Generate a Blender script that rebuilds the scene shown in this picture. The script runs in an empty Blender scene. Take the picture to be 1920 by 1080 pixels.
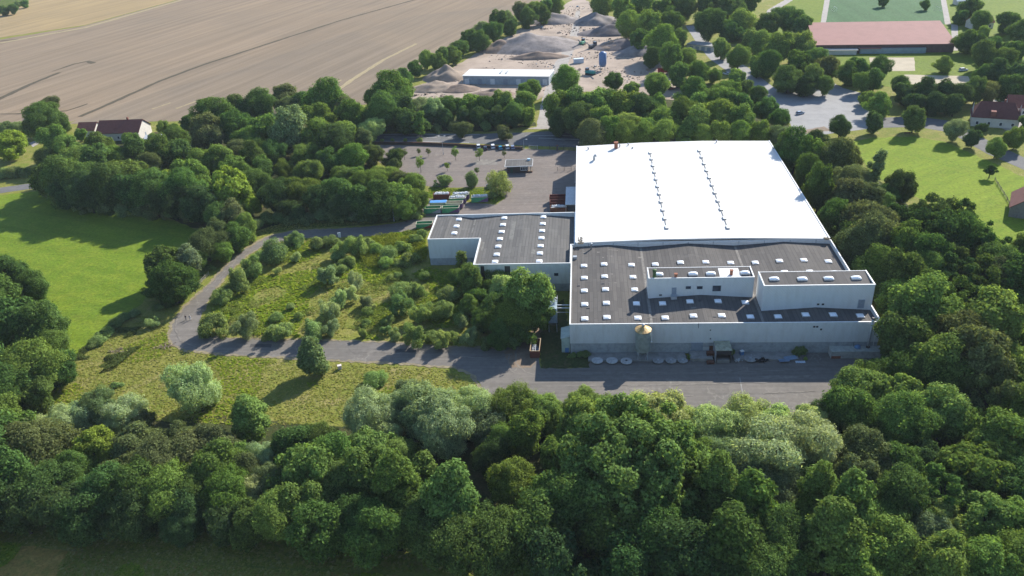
import bpy, bmesh, math, random
import numpy as np
from mathutils import Vector, Matrix

R_ = math.radians
C = bpy.context.scene.collection
scn = bpy.context.scene

# ------------------------------------------------------------------ camera
F_PX, HC = 1500.0, 120.38                      # focal length in pixels of a 1920 wide frame, drone height in metres
YAW, PIT, ROL = 0.10590, 0.50855, -0.06412
_r = np.array([math.cos(YAW), math.sin(YAW), 0.0])
_f = np.array([-math.sin(YAW) * math.cos(PIT), math.cos(YAW) * math.cos(PIT), -math.sin(PIT)])
_u = np.cross(_r, _f)
CR = math.cos(ROL) * _r + math.sin(ROL) * _u
CU = -math.sin(ROL) * _r + math.cos(ROL) * _u
CF = _f
cam_d = bpy.data.cameras.new('drone_camera')
cam_d.sensor_width = 36.0
cam_d.lens = 36.0 * F_PX / 1920.0
cam_d.clip_start, cam_d.clip_end = 1.0, 20000.0
cam = bpy.data.objects.new('drone_camera', cam_d)
C.objects.link(cam)
mw = Matrix.Identity(4)
for i in range(3):
    mw[i][0], mw[i][1], mw[i][2], mw[i][3] = CR[i], CU[i], -CF[i], (0, 0, HC)[i]
cam.matrix_world = mw
scn.camera = cam

def G(u, v, z=0.0):
    """survey point: where the sight line of photo pixel (u, v) meets height z"""
    d = CF + (u - 960) / F_PX * CR + (540 - v) / F_PX * CU
    t = (z - HC) / d[2]
    return Vector((d[0] * t, d[1] * t, z))

def dist(p):
    return float((np.array([p[0], p[1], p[2] - HC])) @ CF)

# ------------------------------------------------------------------ world, sun, exposure
SUN_EL, SUN_AZ = R_(31.5), R_(54.5)            # azimuth measured from +X towards +Y
w = bpy.data.worlds.new('World'); scn.world = w; w.use_nodes = True
nt = w.node_tree
sky = nt.nodes.new('ShaderNodeTexSky'); sky.sky_type = 'NISHITA'; sky.sun_disc = False
sky.sun_elevation = SUN_EL; sky.sun_rotation = math.pi / 2 - SUN_AZ
sky.air_density = 1.0; sky.dust_density = 0.2; sky.ozone_density = 3.0
bg = nt.nodes['Background']; bg.inputs['Strength'].default_value = 0.105
nt.links.new(sky.outputs[0], bg.inputs['Color'])
sd = bpy.data.lights.new('sun', 'SUN'); sd.energy = 4.2; sd.angle = R_(0.53); sd.color = (1.0, 0.94, 0.84)
so = bpy.data.objects.new('sun', sd); C.objects.link(so)
sv = Vector((math.cos(SUN_AZ) * math.cos(SUN_EL), math.sin(SUN_AZ) * math.cos(SUN_EL), math.sin(SUN_EL)))
so.rotation_euler = sv.to_track_quat('Z', 'Y').to_euler(); so.location = (0, 0, 300)
scn.view_settings.view_transform = 'Standard'; scn.view_settings.look = 'None'
scn.view_settings.gamma = 1.0; scn.view_settings.use_curve_mapping = False
scn.view_settings.exposure = 1.1
scn.cycles.use_denoising = True
scn.cycles.max_bounces = 5; scn.cycles.diffuse_bounces = 3; scn.cycles.transmission_bounces = 3
scn.cycles.glossy_bounces = 2; scn.cycles.transparent_max_bounces = 4

# ------------------------------------------------------------------ naming helpers
def tag(o, label=None, cat=None, group=None, kind=None):
    if label: o['label'] = label
    if cat: o['category'] = cat
    if group: o['group'] = group
    if kind: o['kind'] = kind
    return o

def thing(name, label, cat, loc=(0, 0, 0), rz=0.0, group=None):
    o = bpy.data.objects.new(name, None); C.objects.link(o)
    o.location = loc; o.rotation_euler = (0, 0, rz); o.empty_display_size = 0.5
    return tag(o, label, cat, group)

class MB:
    """collects shapes, then links them as ONE mesh object"""
    def __init__(s, o=(0, 0, 0)):
        s.v, s.f, s.o = [], [], Vector(o)
    def add(s, vs, fs, M=None):
        n = len(s.v)
        for p in vs:
            p = Vector(p)
            s.v.append((M @ p) if M else p)
        s.f += [tuple(i + n for i in f) for f in fs]
        return s
    def box(s, x0, y0, z0, x1, y1, z1, M=None):
        vs = [(x0, y0, z0), (x1, y0, z0), (x1, y1, z0), (x0, y1, z0), (x0, y0, z1), (x1, y0, z1), (x1, y1, z1), (x0, y1, z1)]
        return s.add(vs, [(3, 2, 1, 0), (4, 5, 6, 7), (0, 1, 5, 4), (1, 2, 6, 5), (2, 3, 7, 6), (3, 0, 4, 7)], M)
    def bar(s, a, b, w, h=None, up=(0, 0, 1)):
        a, b = Vector(a), Vector(b); d = b - a; L = d.length; d.normalize()
        x = d.cross(Vector(up))
        if x.length < 1e-4: x = d.cross(Vector((1, 0, 0)))
        x.normalize(); y = x.cross(d); h = h or w
        M = Matrix(((d.x, x.x, y.x, a.x), (d.y, x.y, y.y, a.y), (d.z, x.z, y.z, a.z), (0, 0, 0, 1)))
        return s.box(0, -w / 2, -h / 2, L, w / 2, h / 2, M)
    def tube(s, pts, rad, n=8, caps=True):
        pts = [Vector(p) for p in pts]; k = len(pts)
        rad = [rad] * k if isinstance(rad, (int, float)) else rad
        base = len(s.v)
        for i, p in enumerate(pts):
            d = (pts[min(i + 1, k - 1)] - pts[max(i - 1, 0)]).normalized()
            x = d.cross(Vector((0, 1, 0)) if abs(d.y) < .9 else Vector((1, 0, 0))).normalized(); y = d.cross(x)
            for j in range(n):
                a = 2 * math.pi * j / n
                s.v.append(p + (x * math.cos(a) + y * math.sin(a)) * rad[i])
        for i in range(k - 1):
            for j in range(n):
                s.f.append((base + i * n + j, base + i * n + (j + 1) % n, base + (i + 1) * n + (j + 1) % n, base + (i + 1) * n + j))
        if caps:
            s.f.append(tuple(base + j for j in range(n))[::-1]); s.f.append(tuple(base + (k - 1) * n + j for j in range(n)))
        return s
    def prism(s, poly, z0, z1, M=None):
        n = len(poly)
        vs = [(p[0], p[1], z0) for p in poly] + [(p[0], p[1], z1) for p in poly]
        fs = [tuple(range(n))[::-1], tuple(range(n, 2 * n))] + [(i, (i + 1) % n, n + (i + 1) % n, n + i) for i in range(n)]
        return s.add(vs, fs, M)
    def lathe(s, prof, n=20, c=(0, 0, 0)):
        base = len(s.v); k = len(prof)
        for r, z in prof:
            for j in range(n):
                a = 2 * math.pi * j / n
                s.v.append(Vector((c[0] + r * math.cos(a), c[1] + r * math.sin(a), c[2] + z)))
        for i in range(k - 1):
            for j in range(n):
                s.f.append((base + i * n + j, base + i * n + (j + 1) % n, base + (i + 1) * n + (j + 1) % n, base + (i + 1) * n + j))
        s.f.append(tuple(base + j for j in range(n))[::-1]); s.f.append(tuple(base + (k - 1) * n + j for j in range(n)))
        return s
    def dome(s, x, y, z, lx, ly, h, ang=0.0):
        """pillow shaped rooflight bubble on a flat rim"""
        n = 6; base = len(s.v); ca, sa = math.cos(ang), math.sin(ang)
        for i in range(n + 1):
            for j in range(n + 1):
                a, b = i / n * 2 - 1, j / n * 2 - 1
                hh = h * ((1 - a ** 4) * (1 - b ** 4)) ** .5
                px, py = a * lx / 2, b * ly / 2
                s.v.append(Vector((x + px * ca - py * sa, y + px * sa + py * ca, z + hh)))
        for i in range(n):
            for j in range(n):
                q = base + i * (n + 1) + j
                s.f.append((q, q + n + 1, q + n + 2, q + 1))
        return s
    def build(s, name, mat, parent=None, smooth=False, world=False, bevel=0):
        me = bpy.data.meshes.new(name)
        off = Vector((0, 0, 0))
        if world and parent: 
            q = parent
            while q: off += q.location; q = q.parent
        me.from_pydata([tuple(p - off) for p in s.v], [], s.f)
        me.materials.append(mat)
        bm = bmesh.new(); bm.from_mesh(me); bmesh.ops.recalc_face_normals(bm, faces=bm.faces)
        if bevel: bmesh.ops.bevel(bm, geom=list(bm.edges), offset=bevel, segments=1, affect='EDGES', clamp_overlap=True)
        bm.to_mesh(me); bm.free()
        if smooth: me.shade_smooth()
        o = bpy.data.objects.new(name, me); C.objects.link(o)
        if parent: o.parent = parent
        return o

# ------------------------------------------------------------------ materials
class NT:
    def __init__(s, name):
        s.m = bpy.data.materials.new(name); s.m.use_nodes = True; s.t = s.m.node_tree
        s.b = s.t.nodes['Principled BSDF']; s.out = s.t.nodes['Material Output']
        s.tc = s.t.nodes.new('ShaderNodeTexCoord')
        s.pos = s.tc.outputs['Object']
    def n(s, typ, **kw):
        x = s.t.nodes.new(typ)
        for k, v in kw.items(): setattr(x, k, v)
        return x
    def link(s, a, b): s.t.links.new(a, b)
    def mapv(s, scale=(1, 1, 1), rot=(0, 0, 0), src=None):
        r = s.n('ShaderNodeMapping'); r.inputs['Rotation'].default_value = rot      # turn first, then stretch
        s.link(src or s.pos, r.inputs['Vector'])
        m = s.n('ShaderNodeMapping'); m.inputs['Scale'].default_value = scale; s.link(r.outputs[0], m.inputs['Vector']); return m.outputs[0]
    def noise(s, scale, detail=4, rough=.6, vec=None, dist=0.0):
        x = s.n('ShaderNodeTexNoise'); x.inputs['Scale'].default_value = scale; x.inputs['Detail'].default_value = detail
        x.inputs['Roughness'].default_value = rough; x.inputs['Distortion'].default_value = dist
        s.link(vec or s.pos, x.inputs['Vector']); return x.outputs['Fac']
    def ramp(s, fac, stops):
        x = s.n('ShaderNodeValToRGB'); e = x.color_ramp.elements
        while len(e) < len(stops): e.new(0.5)
        for k, (p, c) in enumerate(stops):
            e[k].position = p; e[k].color = (c[0], c[1], c[2], 1) if hasattr(c, '__len__') else (c, c, c, 1)
        s.link(fac, x.inputs[0]); return x.outputs[0]
    def mix(s, fac, a, b, mode='MIX'):
        x = s.n('ShaderNodeMix'); x.data_type = 'RGBA'; x.blend_type = mode; x.clamp_factor = True
        for sock, val in ((x.inputs[0], fac), (x.inputs[6], a), (x.inputs[7], b)):
            if isinstance(val, bpy.types.NodeSocket): s.link(val, sock)
            elif isinstance(val, (int, float)): sock.default_value = val if sock == x.inputs[0] else (val, val, val, 1)
            else: sock.default_value = (val[0], val[1], val[2], 1)
        return x.outputs[2]
    def bump(s, h, strength=.3, d=.1):
        x = s.n('ShaderNodeBump'); x.inputs['Strength'].default_value = strength; x.inputs['Distance'].default_value = d
        s.link(h, x.inputs['Height']); s.link(x.outputs[0], s.b.inputs['Normal'])
    def fin(s, col, rough=.8, spec=.3, metal=0):
        if isinstance(col, bpy.types.NodeSocket): s.link(col, s.b.inputs['Base Color'])
        else: s.b.inputs['Base Color'].default_value = (*col, 1)
        s.b.inputs['Roughness'].default_value = rough; s.b.inputs['Specular IOR Level'].default_value = spec
        s.b.inputs['Metallic'].default_value = metal
        return s.m

_mc = {}
def paint(name, col, rough=.6, var=.25, scale=1.5, metal=0, spec=.3):
    """plain coat with faint weathering"""
    if name in _mc: return _mc[name]
    t = NT(name); nz = t.noise(scale, 5, .65); c2 = tuple(c * (1 - var) for c in col); c1 = tuple(min(1, c * (1 + var * .4)) for c in col)
    _mc[name] = t.fin(t.ramp(nz, [(.3, c2), (.55, col), (.75, c1)]), rough, spec, metal)
    return _mc[name]

def grass_mat(name, a, b, c, dry=None, fine=2.2, big=.035, dryamt=(.52, .68), bump=.9, mow=None):
    t = NT(name)
    n1 = t.noise(big, 5, .6, dist=.6); n2 = t.noise(big * 9, 5, .65); n3 = t.noise(fine, 6, .75)
    base = t.mix(t.ramp(n1, [(.35, 0), (.65, 1)]), a, b)
    base = t.mix(t.ramp(n2, [(.42, 0), (.7, 1)]), base, c)
    if dry:
        n4 = t.noise(big * 3.1, 6, .7, dist=1.0)
        base = t.mix(t.ramp(n4, [(dryamt[0], 0), (dryamt[1], 1)]), base, dry)
    base = t.mix(.85, base, t.ramp(n3, [(.25, .35), (.5, .95), (.78, 1.5)]), 'MULTIPLY')
    if mow:
        st = t.noise(1.0, 3, .6, t.mapv(mow[0], (0, 0, mow[1])))
        base = t.mix(.5, base, t.ramp(st, [(.3, .75), (.7, 1.2)]), 'MULTIPLY')
    t.bump(n3, bump, .35)
    return t.fin(base, .9, .1)

def tarmac(name, col, warm, crack=.35, big=.05):
    t = NT(name)
    n1 = t.noise(big, 5, .6, dist=.5); n2 = t.noise(.6, 5, .7); n3 = t.noise(9, 3, .7)
    base = t.mix(t.ramp(n1, [(.35, 0), (.68, 1)]), col, warm)
    base = t.mix(.55, base, t.ramp(n2, [(.3, .72), (.7, 1.25)]), 'MULTIPLY')
    base = t.mix(.4, base, t.ramp(n3, [(.3, .75), (.7, 1.25)]), 'MULTIPLY')
    # long wear streaks along the building, patched lanes
    st = t.noise(1.0, 4, .6, t.mapv((.03, .9, 1)))
    base = t.mix(.5, base, t.ramp(st, [(.35, .8), (.66, 1.25)]), 'MULTIPLY')
    vo = t.n('ShaderNodeTexVoronoi'); vo.feature = 'DISTANCE_TO_EDGE'; vo.inputs['Scale'].default_value = .085
    wv = t.n('ShaderNodeVectorMath'); wv.operation = 'ADD'
    nn = t.n('ShaderNodeTexNoise'); nn.inputs['Scale'].default_value = .25; nn.inputs['Detail'].default_value = 5
    t.link(t.pos, nn.inputs['Vector']); sc = t.n('ShaderNodeVectorMath'); sc.operation = 'SCALE'; sc.inputs['Scale'].default_value = 7
    t.link(nn.outputs['Color'], sc.inputs[0]); t.link(t.pos, wv.inputs[0]); t.link(sc.outputs[0], wv.inputs[1]); t.link(wv.outputs[0], vo.inputs['Vector'])
    ck = t.ramp(vo.outputs['Distance'], [(0, 1), (.018, 0)])
    mk = t.mix(1.0, ck, t.ramp(t.noise(.07, 3), [(.5, 0), (.6, crack)]), 'MULTIPLY')
    base = t.mix(mk, base, (.36, .33, .28))
    t.bump(n3, .3, .02)
    return t.fin(base, .9, .2)

def roof_felt(name, col, sheet=1.1, length=5.5):
    t = NT(name)
    br = t.n('ShaderNodeTexBrick'); br.offset = .37; br.offset_frequency = 3
    br.inputs['Scale'].default_value = 1; br.inputs['Brick Width'].default_value = length; br.inputs['Row Height'].default_value = sheet
    br.inputs['Mortar Size'].default_value = .05; br.inputs['Bias'].default_value = -.1
    br.inputs['Color1'].default_value = (col[0] * 1.14, col[1] * 1.13, col[2] * 1.13, 1)
    br.inputs['Color2'].default_value = (col[0] * .88, col[1] * .88, col[2] * .9, 1)
    br.inputs['Mortar'].default_value = (col[0] * .6, col[1] * .6, col[2] * .62, 1)
    t.link(t.mapv((1, 1, 1), (0, 0, math.pi / 2)), br.inputs['Vector'])
    st = t.noise(1.0, 5, .65, t.mapv((1.4, .05, 1)))
    b = t.mix(.6, br.outputs['Color'], t.ramp(st, [(.3, .78), (.7, 1.22)]), 'MULTIPLY')
    n1 = t.noise(.12, 5, .65, dist=.8)
    b = t.mix(t.ramp(n1, [(.55, 0), (.75, .55)]), b, (col[0] * 1.5, col[1] * 1.5, col[2] * 1.5))
    n2 = t.noise(.5, 5, .7)
    b = t.mix(t.ramp(n2, [(.62, 0), (.72, .5)]), b, (.09, .075, .06))
    return t.fin(b, .9, .2)

def cladding(name, col, pitch=.35, dirt=.2):
    t = NT(name)
    wv = t.n('ShaderNodeTexWave'); wv.wave_type = 'BANDS'; wv.bands_direction = 'DIAGONAL'; wv.inputs['Scale'].default_value = .3 / pitch
    t.link(t.pos, wv.inputs['Vector'])
    n1 = t.noise(.7, 5, .7, t.mapv((1, 1, .25)))
    b = t.mix(t.ramp(n1, [(.45, 0), (.8, dirt)]), col, (.30, .27, .22))
    # panel joints every few metres
    sp = t.n('ShaderNodeSeparateXYZ'); t.link(t.pos, sp.inputs[0])
    md = t.n('ShaderNodeMath'); md.operation = 'PINGPONG'; md.inputs[1].default_value = 2.9; t.link(sp.outputs[0], md.inputs[0])
    jn = t.ramp(md.outputs[0], [(0, .82), (.012, 1)])
    b = t.mix(1.0, b, jn, 'MULTIPLY')
    t.bump(wv.outputs['Fac'], .35, .06)
    return t.fin(b, .55, .35)

# ------------------------------------------------------------------ faint summer haze between the camera and the far fields
def build_haze():
    m = bpy.data.materials.new('summer_haze'); m.use_nodes = True; t = m.node_tree; t.nodes.remove(t.nodes['Principled BSDF'])
    v = t.nodes.new('ShaderNodeVolumePrincipled'); v.inputs['Density'].default_value = HAZE; v.inputs['Color'].default_value = (.80, .88, 1.0, 1); v.inputs['Anisotropy'].default_value = 0.0
    t.links.new(v.outputs[0], t.nodes['Material Output'].inputs['Volume'])
    b = MB(); b.box(-2650, -1550, -1.2, 2650, 2850, 126); o = b.build('haze', m); o['kind'] = 'stuff'; o['label'] = 'thin bluish summer haze over the whole valley'
HAZE = .00006
# ================================================================== GROUND
def resample(pts, step, jit, seed):
    rnd = random.Random(seed); out = []
    n = len(pts)
    for i in range(n):
        a, b = pts[i], pts[(i + 1) % n]; L = (b - a).length; k = max(1, min(140, int(L / step)))
        nx, ny = -(b - a).y / max(L, .01), (b - a).x / max(L, .01)
        for j in range(k):
            p = a.lerp(b, j / k)
            q = (rnd.random() - .5) * 2 * jit if j else 0
            out.append(Vector((p.x + nx * q, p.y + ny * q, p.z)))
    return out

_layer = [0]
def sheet(name, px, z, mat, jit=.25, step=2.0, kind='structure', label=None, cat=None, world=False):
    pts = [Vector((p[0], p[1], z)) for p in px] if world else [G(p[0], p[1], 0) for p in px]
    for p in pts: p.z = z
    pts = resample(pts, step, jit, len(name) * 7 + len(px))
    me = bpy.data.meshes.new(name); me.from_pydata([tuple(p) for p in pts], [], [tuple(range(len(pts)))])
    bm = bmesh.new(); bm.from_mesh(me)
    for f in bm.faces:
        if f.normal.z < 0: f.normal_flip()
    bm.to_mesh(me); bm.free()
    me.materials.append(mat)
    o = bpy.data.objects.new(name, me); C.objects.link(o)
    return tag(o, label, cat, None, kind)

def band(name, px, width, z, mat, jit=.15, step=2.0, world=False):
    """a strip of given width along a pixel polyline"""
    c = [Vector((p[0], p[1], 0)) for p in px] if world else [G(p[0], p[1]) for p in px]
    d = []
    for i in range(len(c) - 1):
        k = max(1, int((c[i + 1] - c[i]).length / step))
        d += [c[i].lerp(c[i + 1], j / k) for j in range(k)]
    d.append(c[-1]); rnd = random.Random(len(px)); L, Rr = [], []
    for i, p in enumerate(d):
        t = (d[min(i + 1, len(d) - 1)] - d[max(i - 1, 0)]).normalized(); nrm = Vector((-t.y, t.x, 0))
        ww = width[0] + (width[1] - width[0]) * i / max(1, len(d) - 1) if isinstance(width, tuple) else width
        L.append(p + nrm * (ww / 2 + rnd.uniform(-jit, jit))); Rr.append(p - nrm * (ww / 2 + rnd.uniform(-jit, jit)))
    vs = [(p.x, p.y, z) for p in L + Rr]; n = len(d)
    me = bpy.data.meshes.new(name); me.from_pydata(vs, [], [(i, n + i, n + i + 1, i + 1) for i in range(n - 1)])
    me.materials.append(mat); o = bpy.data.objects.new(name, me); C.objects.link(o)
    o['kind'] = 'structure'; return o

m_rough = grass_mat('rough_grass', (.200, .205, .040), (.150, .190, .030), (.245, .23, .058), (.29, .245, .10), fine=1.4, big=.03)
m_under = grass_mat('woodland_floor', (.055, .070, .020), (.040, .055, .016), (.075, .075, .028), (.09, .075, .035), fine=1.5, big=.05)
m_mead = grass_mat('meadow_grass', (.140, .205, .016), (.105, .175, .014), (.175, .225, .022), (.19, .20, .04), fine=1.0, big=.02, bump=.5, dryamt=(.58, .8), mow=((.02, .25, 1), .35))
m_mead2 = grass_mat('bright_meadow_grass', (.165, .230, .014), (.130, .205, .012), (.190, .240, .020), (.19, .19, .05), fine=1.0, big=.03, bump=.3, dryamt=(.6, .8), mow=((.03, .3, 1), -.6))
m_lawn = grass_mat('lawn_grass', (.14, .19, .015), (.11, .165, .015), (.16, .2, .03), None, fine=.6, big=.03, bump=.3)
m_weed = grass_mat('weedy_grass', (.075, .115, .014), (.055, .09, .014), (.11, .14, .02), (.15, .13, .04), fine=1.2, big=.06)
m_asph = tarmac('old_tarmac', (.146, .134, .120), (.178, .160, .140))
m_park = tarmac('car_park_tarmac', (.160, .138, .122), (.190, .158, .136), crack=.25)
m_road = tarmac('road_tarmac', (.125, .125, .125), (.150, .146, .142), crack=.1)
m_dirt = paint('pale_dirt', (.22, .165, .115), .95, .35, .35)
m_yard = paint('gravel_yard', (.36, .285, .225), .95, .35, .06)
m_track = paint('gravel_track', (.34, .31, .28), .95, .25, .3)
m_conc = paint('bare_concrete', (.27, .265, .25), .9, .35, .6)
m_white = paint('white_line', (.62, .61, .58), .7, .35, 2.0)
m_sand = paint('court_sand', (.42, .36, .26), .95, .15, .2)
m_pitch = grass_mat('pitch_turf', (.055, .125, .050), (.06, .135, .05), (.07, .14, .06), None, fine=.6, big=.01, bump=.1, mow=((.11, .001, 1), 0))

# ripe grain field with tramlines, running the way the drill went
def field_mat(name, a, b, ang, line=.35):
    t = NT(name)
    n1 = t.noise(.012, 5, .6, dist=.8)
    base = t.mix(t.ramp(n1, [(.35, 0), (.68, 1)]), a, b)
    st = t.noise(1.0, 4, .62, t.mapv((.005, .17, 1), (0, 0, ang)))
    base = t.mix(.6, base, t.ramp(st, [(.32, .74), (.68, 1.26)]), 'MULTIPLY')
    s2 = t.noise(1.0, 3, .6, t.mapv((.004, .06, 1), (0, 0, ang)))
    base = t.mix(t.ramp(s2, [(.6, 0), (.72, line)]), base, (a[0] * 1.45, a[1] * 1.42, a[2] * 1.25))
    n3 = t.noise(.8, 5, .7)
    base = t.mix(.35, base, t.ramp(n3, [(.3, .8), (.7, 1.2)]), 'MULTIPLY')
    t.bump(n3, .3, .1)
    return t.fin(base, .95, .1)
_a, _b = G(150, 218), G(640, 35)
FANG = -math.atan2((_b - _a).y, (_b - _a).x)
m_grain = field_mat('ripe_grain', (.238, .180, .122), (.208, .162, .114), FANG, .2)
m_stub = field_mat('cut_grain', (.220, .170, .118), (.188, .150, .110), FANG, .42)
m_straw = field_mat('straw_stubble', (.32, .235, .12), (.28, .21, .115), FANG, .3)
m_rut = paint('dark_tramline', (.085, .068, .040), .95, .4, .8)
m_pale = paint('pale_straw', (.33, .265, .15), .95, .3, .8)

sheet('ground', [(-2600, -1500), (2600, -1500), (2600, 2800), (-2600, 2800)], 0, m_rough, 0, 9999, world=True)
sheet('meadow', [(-700, 372), (0, 366), (75, 358), (330, 415), (392, 440), (300, 520), (268, 568), (205, 612), (158, 652), (118, 690), (40, 760), (-200, 900), (-900, 760)], .02, m_mead, .5)
sheet('right_meadow', [(1588, 268), (1640, 258), (1710, 256), (1772, 266), (1850, 300), (1932, 338), (2250, 420), (2300, 640), (1980, 520), (1890, 470), (1790, 400), (1700, 360), (1640, 330)], .02, m_mead2, .5)
sheet('grain_field', [(-1500, 190), (-60, 84), (160, 48), (345, -3), (600, -70), (1060, -70), (1012, 6), (780, 30), (640, 66), (420, 140), (300, 172), (135, 228), (0, 232), (-900, 300)], .02, m_grain, .8, 8)
sheet('cut_field', [(1012, 4), (960, 40), (860, 88), (790, 130), (725, 165), (690, 195), (560, 215), (380, 226), (130, 232), (150, 222), (300, 170), (420, 138), (640, 65), (780, 29)], .04, m_stub, .6, 6)
sheet('straw_field', [(-1600, 150), (-60, 80), (30, 66), (160, 47), (345, -4), (600, -75), (300, -80), (75, -10), (0, 28), (-500, 95)], .06, m_straw, .8, 8)
sheet('far_meadow', [(0, 27), (76, -11), (300, -82), (-300, -90), (-900, 60), (-520, 95)], .08, m_weed, 1, 9)
for k, (pl, wd, mm) in enumerate([
        ([(150, 219), (225, 186), (300, 152), (380, 122), (500, 83), (640, 38), (780, -1)], (3.4, 2.6), m_rut),
        ([(-40, 203), (0, 185), (60, 157), (112, 136)], (5.0, 3.0), m_rut),
        ([(98, 134), (140, 120), (165, 115), (175, 119)], (1.2, 4.0), m_rut),
        ([(0, 214), (60, 213), (125, 208), (165, 195)], 1.6, m_rut),
        ([(1, 77), (55, 72), (120, 58)], 2.0, m_rut),
        ([(612, 184), (660, 150), (720, 112), (781, 82)], (3.5, 2.5), m_pale),
        ([(598, 178), (640, 150)], 1.2, m_pale),
        ([(0, 81), (160, 52), (345, -1)], 5.0, m_pale),
        ([(330, 204), (380, 186)], 1.6, m_pale), ([(285, 205), (320, 193)], 1.4, m_pale)]):
    band('field_track', pl, wd, .10 + .004 * k, mm, .35, 4)

# shaded strip of stubble and weeds along the very front
sheet('front_field', [(-400, 1008), (0, 1018), (130, 1034), (300, 1052), (480, 1068), (760, 1082), (1000, 1120), (900, 1500), (-400, 1500)], .02, grass_mat('front_stubble', (.42, .26, .07), (.33, .22, .06), (.20, .19, .04), (.50, .33, .10), fine=1.6, big=.06, mow=((.02, .5, 1), .15)), .4)
# wood floors
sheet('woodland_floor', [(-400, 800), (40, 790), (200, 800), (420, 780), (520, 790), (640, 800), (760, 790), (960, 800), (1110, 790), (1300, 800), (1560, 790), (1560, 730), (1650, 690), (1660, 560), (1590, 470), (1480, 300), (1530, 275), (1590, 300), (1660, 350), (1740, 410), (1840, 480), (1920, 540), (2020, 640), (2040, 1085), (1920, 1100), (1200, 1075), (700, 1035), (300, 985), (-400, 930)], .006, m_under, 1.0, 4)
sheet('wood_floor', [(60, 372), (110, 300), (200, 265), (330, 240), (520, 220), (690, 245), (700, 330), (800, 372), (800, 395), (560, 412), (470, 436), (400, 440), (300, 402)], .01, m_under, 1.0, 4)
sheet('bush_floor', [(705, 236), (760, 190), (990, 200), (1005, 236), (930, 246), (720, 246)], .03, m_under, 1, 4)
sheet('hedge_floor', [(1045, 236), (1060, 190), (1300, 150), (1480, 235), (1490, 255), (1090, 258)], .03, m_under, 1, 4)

# ring road, rear yard, car park
sheet('tarmac_road', [(830, 403), (770, 412), (740, 419), (690, 425), (620, 429), (548, 433), (502, 443), (456, 469), (421, 500), (386, 538), (346, 575), (322, 605), (315, 628), (322, 647), (344, 657), (400, 664), (530, 671), (640, 677), (760, 683), (850, 690), (884, 702), (902, 722), (906, 740), (930, 790), (960, 810), (1240, 815), (1560, 805), (1640, 740), (1690, 700),
       (1692, 662), (1640, 655), (1560, 658), (1400, 664), (1240, 668), (1106, 670), (1104, 690), (1014, 691), (1010, 660), (1012, 610), (1004, 612), (992, 634), (968, 648), (930, 652), (860, 650), (760, 643), (640, 639), (520, 636), (430, 634), (392, 628), (375, 606), (380, 585), (402, 545), (430, 512), (462, 480), (492, 462), (548, 448), (620, 445), (700, 442), (760, 433), (812, 424)], .03, m_asph, .28, 1.5)
sheet('car_park', [(702, 271), (840, 274), (985, 279), (1090, 283), (1090, 402), (830, 403), (800, 406), (770, 398), (800, 372), (930, 384), (948, 372), (938, 354), (905, 350), (860, 352), (806, 350), (770, 342), (740, 322), (705, 300)], .028, m_park, .25, 1.5)
sheet('dirt_path', [(970, 645), (990, 632), (1005, 605), (1010, 588), (1022, 560), (1034, 545), (1040, 556), (1026, 590), (1016, 612), (1012, 640), (1010, 668), (995, 690), (960, 690), (945, 660)], .038, m_dirt, .4, 1.2)
m_darkweed = grass_mat('dark_weeds', (.05, .075, .022), (.04, .06, .018), (.075, .09, .03), (.11, .09, .05), fine=1.5, big=.08)
sheet('weedy_verge', [(1014, 690), (1012, 640), (1016, 612), (1030, 580), (1058, 560), (1068, 640), (1104, 668), (1106, 690)], .04, m_darkweed, .4, 1.2)
sheet('weedy_verge', [(800, 371), (806, 352), (860, 354), (905, 352), (937, 356), (946, 372), (930, 381), (880, 372)], .036, m_weed, .4, 1.2)
sheet('weedy_verge', [(470, 446), (505, 425), (560, 412), (700, 398), (790, 400), (772, 408), (740, 416), (690, 422), (618, 426), (545, 430), (500, 439)], .036, m_weed, .4, 1.2)
sheet('main_road', [(-500, 392), (-60, 372), (30, 358), (120, 346), (300, 315), (500, 282), (690, 266), (760, 266), (860, 268), (985, 273), (1090, 277), (1300, 276), (1478, 264), (1562, 250), (1640, 240), (1720, 238), (1780, 248), (1850, 288), (1935, 325), (2200, 420), (2200, 400), (1930, 300), (1850, 262), (1790, 228), (1715, 218), (1630, 222), (1560, 234), (1480, 248), (1300, 254), (1090, 250), (1040, 246), (990, 248), (900, 251), (760, 250), (690, 251), (500, 264), (300, 298), (100, 338), (0, 352), (-500, 372)], .034, m_road, .1, 3)
# pale kerb lines and road markings
for k, (pl, wd) in enumerate([([(700, 265), (790, 265), (880, 268)], .25), ([(700, 252), (800, 252), (900, 253)], .25), ([(985, 255), (1050, 254), (1085, 256)], .3), ([(1010, 259), (1085, 262)], .3), ([(720, 257), (740, 257)], .25), ([(760, 257.5), (780, 257.5)], .25), ([(800, 258), (820, 258)], .25), ([(840, 258.5), (860, 259)], .25), ([(1040, 262), (1060, 263)], .25)]):
    band('road_marking', pl, wd, .05 + .004 * k, m_white, .02, 3)
sheet('yard_entrance', [(985, 242), (1006, 238), (1012, 205), (1018, 182), (1028, 150), (1040, 120), (1062, 85), (1072, 55), (1080, 20), (1088, 20), (1086, 60), (1076, 95), (1060, 130), (1048, 160), (1036, 200), (1030, 236), (1048, 242)], .048, m_track, .3, 3)
sheet('gravel_yard', [(752, 184), (795, 158), (840, 132), (900, 96), (960, 64), (1020, 28), (1060, 8), (1085, -8), (1105, 4), (1140, 40), (1190, 74), (1230, 112), (1262, 140), (1300, 165), (1330, 190), (1240, 186), (1190, 172), (1040, 172), (1000, 190), (900, 186), (820, 192)], .044, m_yard, .7, 4)
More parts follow.
